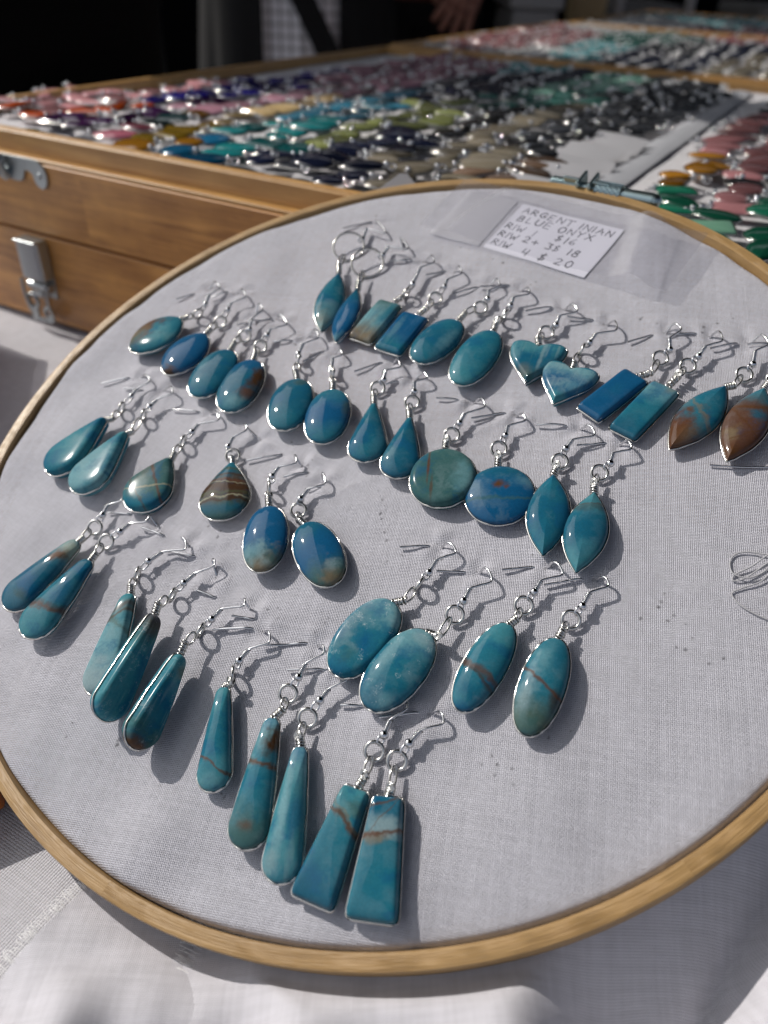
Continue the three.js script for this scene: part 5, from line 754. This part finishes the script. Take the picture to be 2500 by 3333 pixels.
function person(label, at, turn, top, trousers, arms) {
  const t = thing('person', label, 'person'); t.position.copy(at); t.rotation.y = turn;
  const b = [], bone = (a, c, r, s) => b.push([a, c, r, s]);
  for (const s of [-1, 1]) {
    bone(V(s * 0.09, 0.92, 0), V(s * 0.10, 0.50, 0.02), 0.088, 0.060); bone(V(s * 0.10, 0.50, 0.02), V(s * 0.105, 0.10, -0.01), 0.058, 0.040); bone(V(s * 0.105, 0.06, -0.03), V(s * 0.12, 0.035, 0.14), 0.040, 0.032);
    bone(V(s * 0.10, 1.36, 0), V(s * 0.185, 1.41, 0), 0.075, 0.062);
    const [el, wr] = arms[s < 0 ? 0 : 1]; bone(V(s * 0.19, 1.40, 0), el, 0.056, 0.042); bone(el, wr, 0.042, 0.028);
  }
  bone(V(-0.05, 0.95, 0), V(0.05, 0.95, 0), 0.125, 0.125); bone(V(0, 0.95, 0), V(0, 1.16, 0.005), 0.125, 0.12); bone(V(-0.06, 1.30, 0.005), V(0.06, 1.30, 0.005), 0.115, 0.115); bone(V(0, 1.16, 0.005), V(0, 1.30, 0.005), 0.12, 0.125);
  bone(V(0, 1.42, 0), V(0, 1.53, 0.015), 0.055, 0.052); bone(V(0, 1.60, 0.02), V(0, 1.67, 0.01), 0.078, 0.088); bone(V(0, 1.56, 0.045), V(0, 1.59, 0.04), 0.045, 0.05); bone(V(0, 1.615, 0.10), V(0, 1.585, 0.118), 0.010, 0.014);
  for (const s of [-1, 1]) { bone(V(s * 0.083, 1.60, 0.0), V(s * 0.086, 1.635, -0.004), 0.012, 0.013); }
  const g = field(b, 100, V(-0.9, -0.02, -0.9), 1.8, 0.035, skin), body = part('body', g, skin, t);
  const cloth = (name, keep, mat, off, k = 1) => {
    const p = g.attributes.position, n = g.attributes.normal, idx = [], src = g.index.array;
    for (let i = 0; i < src.length; i += 3) if ([0, 1, 2].every((q) => keep(p.getX(src[i + q]), p.getY(src[i + q]), p.getZ(src[i + q])))) idx.push(src[i], src[i + 1], src[i + 2]);
    const c = g.clone(), q = c.attributes.position, uv = c.attributes.uv; for (let i = 0; i < q.count; i++) { const o = off + 0.006 * (fbm(p.getX(i) * 18 + p.getZ(i) * 11, p.getY(i) * 14, 141) - 0.3); q.setXYZ(i, p.getX(i) + n.getX(i) * o, p.getY(i) + n.getY(i) * o, p.getZ(i) + n.getZ(i) * o); uv.setXY(i, p.getX(i) + p.getZ(i) * 0.7, p.getY(i)); }
    c.setIndex(idx); return part(name, c, mat, body);
  };
  const wrists = arms.map((a) => a[1]);
  const nearWrist = (x, y, z) => wrists.some((w) => Math.hypot(x - w.x, y - w.y, z - w.z) < 0.05);
  cloth('trousers', (x, y, z) => y > 0.07 && y < 0.99 && Math.abs(x) < 0.27 && !nearWrist(x, y, z), trousers, 0.012);
  cloth('shoes', (x, y, z) => y < 0.085, black, 0.008);
  top(cloth, nearWrist);
  handGeo ??= makeHand();
  arms.forEach(([el, w], i) => { const h = part('hand', handGeo, skin, body), d = w.clone().sub(el).normalize(); h.position.copy(w).addScaledVector(d, 0.01); h.quaternion.setFromUnitVectors(V(0, -1, 0), d); if (i) h.rotateY(Math.PI); });
  cloth('hair', (x, y, z) => y > 1.66 - 0.4 * Math.max(0, -z) && y > 1.53 && z < 0.07, new THREE.MeshStandardMaterial({ name: 'hair', color: lin(0.012, 0.009, 0.008), roughness: 0.6 }), 0.014);
  for (const s of [-1, 1]) part('eye', new THREE.SphereGeometry(0.011, 12, 8).translate(s * 0.032, 1.625, 0.084), new THREE.MeshStandardMaterial({ name: 'eye', color: lin(0.05, 0.04, 0.035), roughness: 0.2 }), body);
  part('mouth', new THREE.SphereGeometry(0.018, 12, 6).scale(1, 0.28, 0.4).translate(0, 1.558, 0.088), new THREE.MeshStandardMaterial({ name: 'lips', color: lin(0.26, 0.09, 0.075), roughness: 0.5 }), body);
  return t;
}
const plaidTex = dataTex(256, 256, (x, y) => { const s = (q) => ((q % 64) < 22 ? 1 : 0) + ((q % 64) > 38 && (q % 64) < 42 ? 1.2 : 0), k = 0.90 - 0.18 * s(x) - 0.18 * s(y); return [k, k * 1.0, k * 1.03]; }, true);
const plaid = new THREE.MeshStandardMaterial({ name: 'grey_plaid_flannel', map: withRepeat(plaidTex, 11), roughness: 0.95, side: THREE.DoubleSide });
const darkCloth = new THREE.MeshStandardMaterial({ name: 'dark_cloth', color: lin(0.004, 0.004, 0.005), roughness: 1, side: THREE.DoubleSide });
const rustCloth = new THREE.MeshStandardMaterial({ name: 'rust_knit', color: lin(0.09, 0.022, 0.014), roughness: 0.95, side: THREE.DoubleSide });
const armDown = (s) => [V(s * 0.26, 1.13, 0.02), V(s * 0.27, 0.89, 0.10)], armUp = (s) => [V(s * 0.27, 1.12, 0.06), V(s * 0.08, 1.20, 0.27)];
person('person in black clothes standing at the left beside the nearest case', V(-0.47, -0.75, -1.20), 0.6, (cloth, nw) => {
  cloth('black_coat', (x, y, z) => y > 0.55 && y < 1.48 && !nw(x, y, z), black, 0.03);
}, darkCloth, [armUp(-1), armUp(1)]);
const plaidPerson = person('person in a grey plaid shirt and open dark jacket standing behind the cases', V(-0.195, -0.75, -2.15), 0.12, (cloth, nw) => {
  cloth('plaid_shirt', (x, y, z) => y > 0.84 && y < 1.47 && !nw(x, y, z) && Math.abs(x) < 0.2, plaid, 0.022);
  cloth('dark_jacket', (x, y, z) => y > 0.84 && y < 1.48 && !nw(x, y, z) && (x < -0.075 || x > 0.075 || z < -0.02), darkCloth, 0.040);
}, darkCloth, [armUp(-1), armUp(1)]);
{
  const tail = (r, y0, y1, from, arc, sd) => sheet(60, 14, (u, v, P) => { const a = from + u * arc, w = 1 + (0.05 * Math.sin(a * 9 + sd) + 0.03 * Math.sin(a * 21 + sd)) * v + 0.1 * v; P.set(Math.sin(a) * r * w, lerp(y1, y0, v), Math.cos(a) * r * 0.72 * w); return [a * r, -v * (y1 - y0)]; }, 0.003);
  part('bag_strap', boxUV(0.05, 0.42, 0.012, 0, 0, 0, 0.005, 'y').rotateZ(0.5).translate(-0.03, 0.93, 0.165), darkCloth, plaidPerson);
  part('shirt_tail', tail(0.185, 0.66, 0.95, 0, Math.PI * 2, 1), plaid, plaidPerson); part('jacket_tail', tail(0.215, 0.60, 0.95, 0.40, Math.PI * 2 - 0.80, 2), darkCloth, plaidPerson);
}
person('person in a rust brown top reaching down towards the second case', V(0.08, -0.75, -2.35), 0.1, (cloth, nw) => {
  cloth('knit_top', (x, y, z) => y > 0.86 && y < 1.47 && !nw(x, y, z), rustCloth, 0.018);
}, darkCloth, [armUp(-1), [V(0.25, 1.13, 0.06), V(0.12, 0.94, 0.22)]]);
{ // posts, crates and a folded chair at the next stall
  const pale = new THREE.MeshStandardMaterial({ name: 'pale_paint', color: lin(0.30, 0.30, 0.30), roughness: 0.6 }), greyM = new THREE.MeshStandardMaterial({ name: 'grey_crate_plastic', color: lin(0.12, 0.12, 0.12), roughness: 0.6 }), tan = new THREE.MeshStandardMaterial({ name: 'tan_bag', color: lin(0.34, 0.26, 0.14), roughness: 0.8 });
  const ground0 = -0.75;
  const post = (x, z, r, label) => { const t = thing('stall_post', label, 'post'); t.position.set(x, ground0, z); part('shaft', new THREE.CylinderGeometry(r, r, 2.1, 16).translate(0, 1.05, 0), pale, t); part('foot', new THREE.CylinderGeometry(r * 2.4, r * 2.6, 0.02, 16).translate(0, 0.011, 0), pale, t); };
  post(0.63, -2.45, 0.016, 'pale stall post left of the grey crate behind the cases'); post(0.82, -2.45, 0.013, 'thin pale stall post right of the grey crate behind the cases');
  const crate = (x, z, w, h, y, label, mat) => { const t = thing('storage_crate', label, 'crate'); t.position.set(x, ground0 + y, z); part('shell', merge([boxUV(w, h, 0.3, 0, h / 2, 0, 0.012)]), mat, t); part('lid', boxUV(w + 0.02, 0.03, 0.32, 0, h + 0.014, 0, 0.008), mat, t); for (let k = -2; k <= 2; k++) part('rib', boxUV(0.012, h * 0.8, 0.01, k * w / 6, h * 0.45, 0.153, 0.003), mat, t); };
  crate(0.36, -2.30, 0.11, 0.86, 0, 'tall pale bin behind the second case', pale);
  crate(0.725, -2.6, 0.14, 0.84, 0, 'grey storage crate between the two pale posts', greyM);
  crate(1.10, -2.5, 0.24, 0.85, 0, 'wide grey storage crate at the right edge behind the farthest case', greyM);
  const bag = thing('shopping_bag', 'small tan bag hanging behind the farthest case', 'bag'); bag.position.set(0.545, ground0 + 0.78, -2.45);
  part('bag_body', new RoundedBoxGeometry(0.10, 0.12, 0.06, 3, 0.02).translate(0, 0.08, 0), tan, bag); part('handle', new THREE.TorusGeometry(0.03, 0.005, 8, 20, Math.PI).translate(0, 0.14, 0), tan, bag); part('bag_base', boxUV(0.07, 0.78, 0.05, 0, -0.385, 0, 0.006, 'y'), new THREE.MeshStandardMaterial({ name: 'dark_blue_cloth', color: lin(0.01, 0.015, 0.03), roughness: 0.9 }), bag);
}
{ // varnished board whose corner shows at the left edge
  const m = one('wooden_board', boxUV(0.10, 0.015, 0.07, 0, 0.008, 0, 0.002), new THREE.MeshPhysicalMaterial({ name: 'orange_varnish', map: withRepeat(caseCol, 4, 10), color: lin(1.0, 0.62, 0.3), roughness: 0.35, clearcoat: 0.6 }), { label: 'orange varnished wooden block at the left edge beside the hoop', category: 'wooden block' });
  m.position.set(-0.164, 0, -0.1345); m.rotation.y = 0.55;
}

{ // frosted box just outside the left edge; its shadow falls across the cloth beside the hoop
  const frosted = new THREE.MeshPhysicalMaterial({ name: 'frosted_plastic', color: lin(0.86, 0.86, 0.90), transmission: 0.62, thickness: 0, roughness: 0.42, side: THREE.DoubleSide });
  const t = thing('storage_box', 'frosted plastic box standing on the cloth at the far left, beside the hoop', 'box'), a = Math.atan2(0.046, 0.16);
  t.position.set(-0.245, 0, -0.395); t.rotation.y = a;
  for (const [n, g] of [['side_board', boxUV(0.006, 0.056, 0.166, -0.003, 0.030, 0, 0.001, 'z')], ['side_board', boxUV(0.006, 0.056, 0.166, -0.217, 0.030, 0, 0.001, 'z')], ['side_board', boxUV(0.207, 0.056, 0.006, -0.11, 0.030, 0.080, 0.001)], ['side_board', boxUV(0.207, 0.056, 0.006, -0.11, 0.030, -0.080, 0.001)], ['lid', boxUV(0.222, 0.007, 0.168, -0.11, 0.0618, 0, 0.0015)]]) part(n, g, frosted, t);
}

renderer.render(scene, camera);
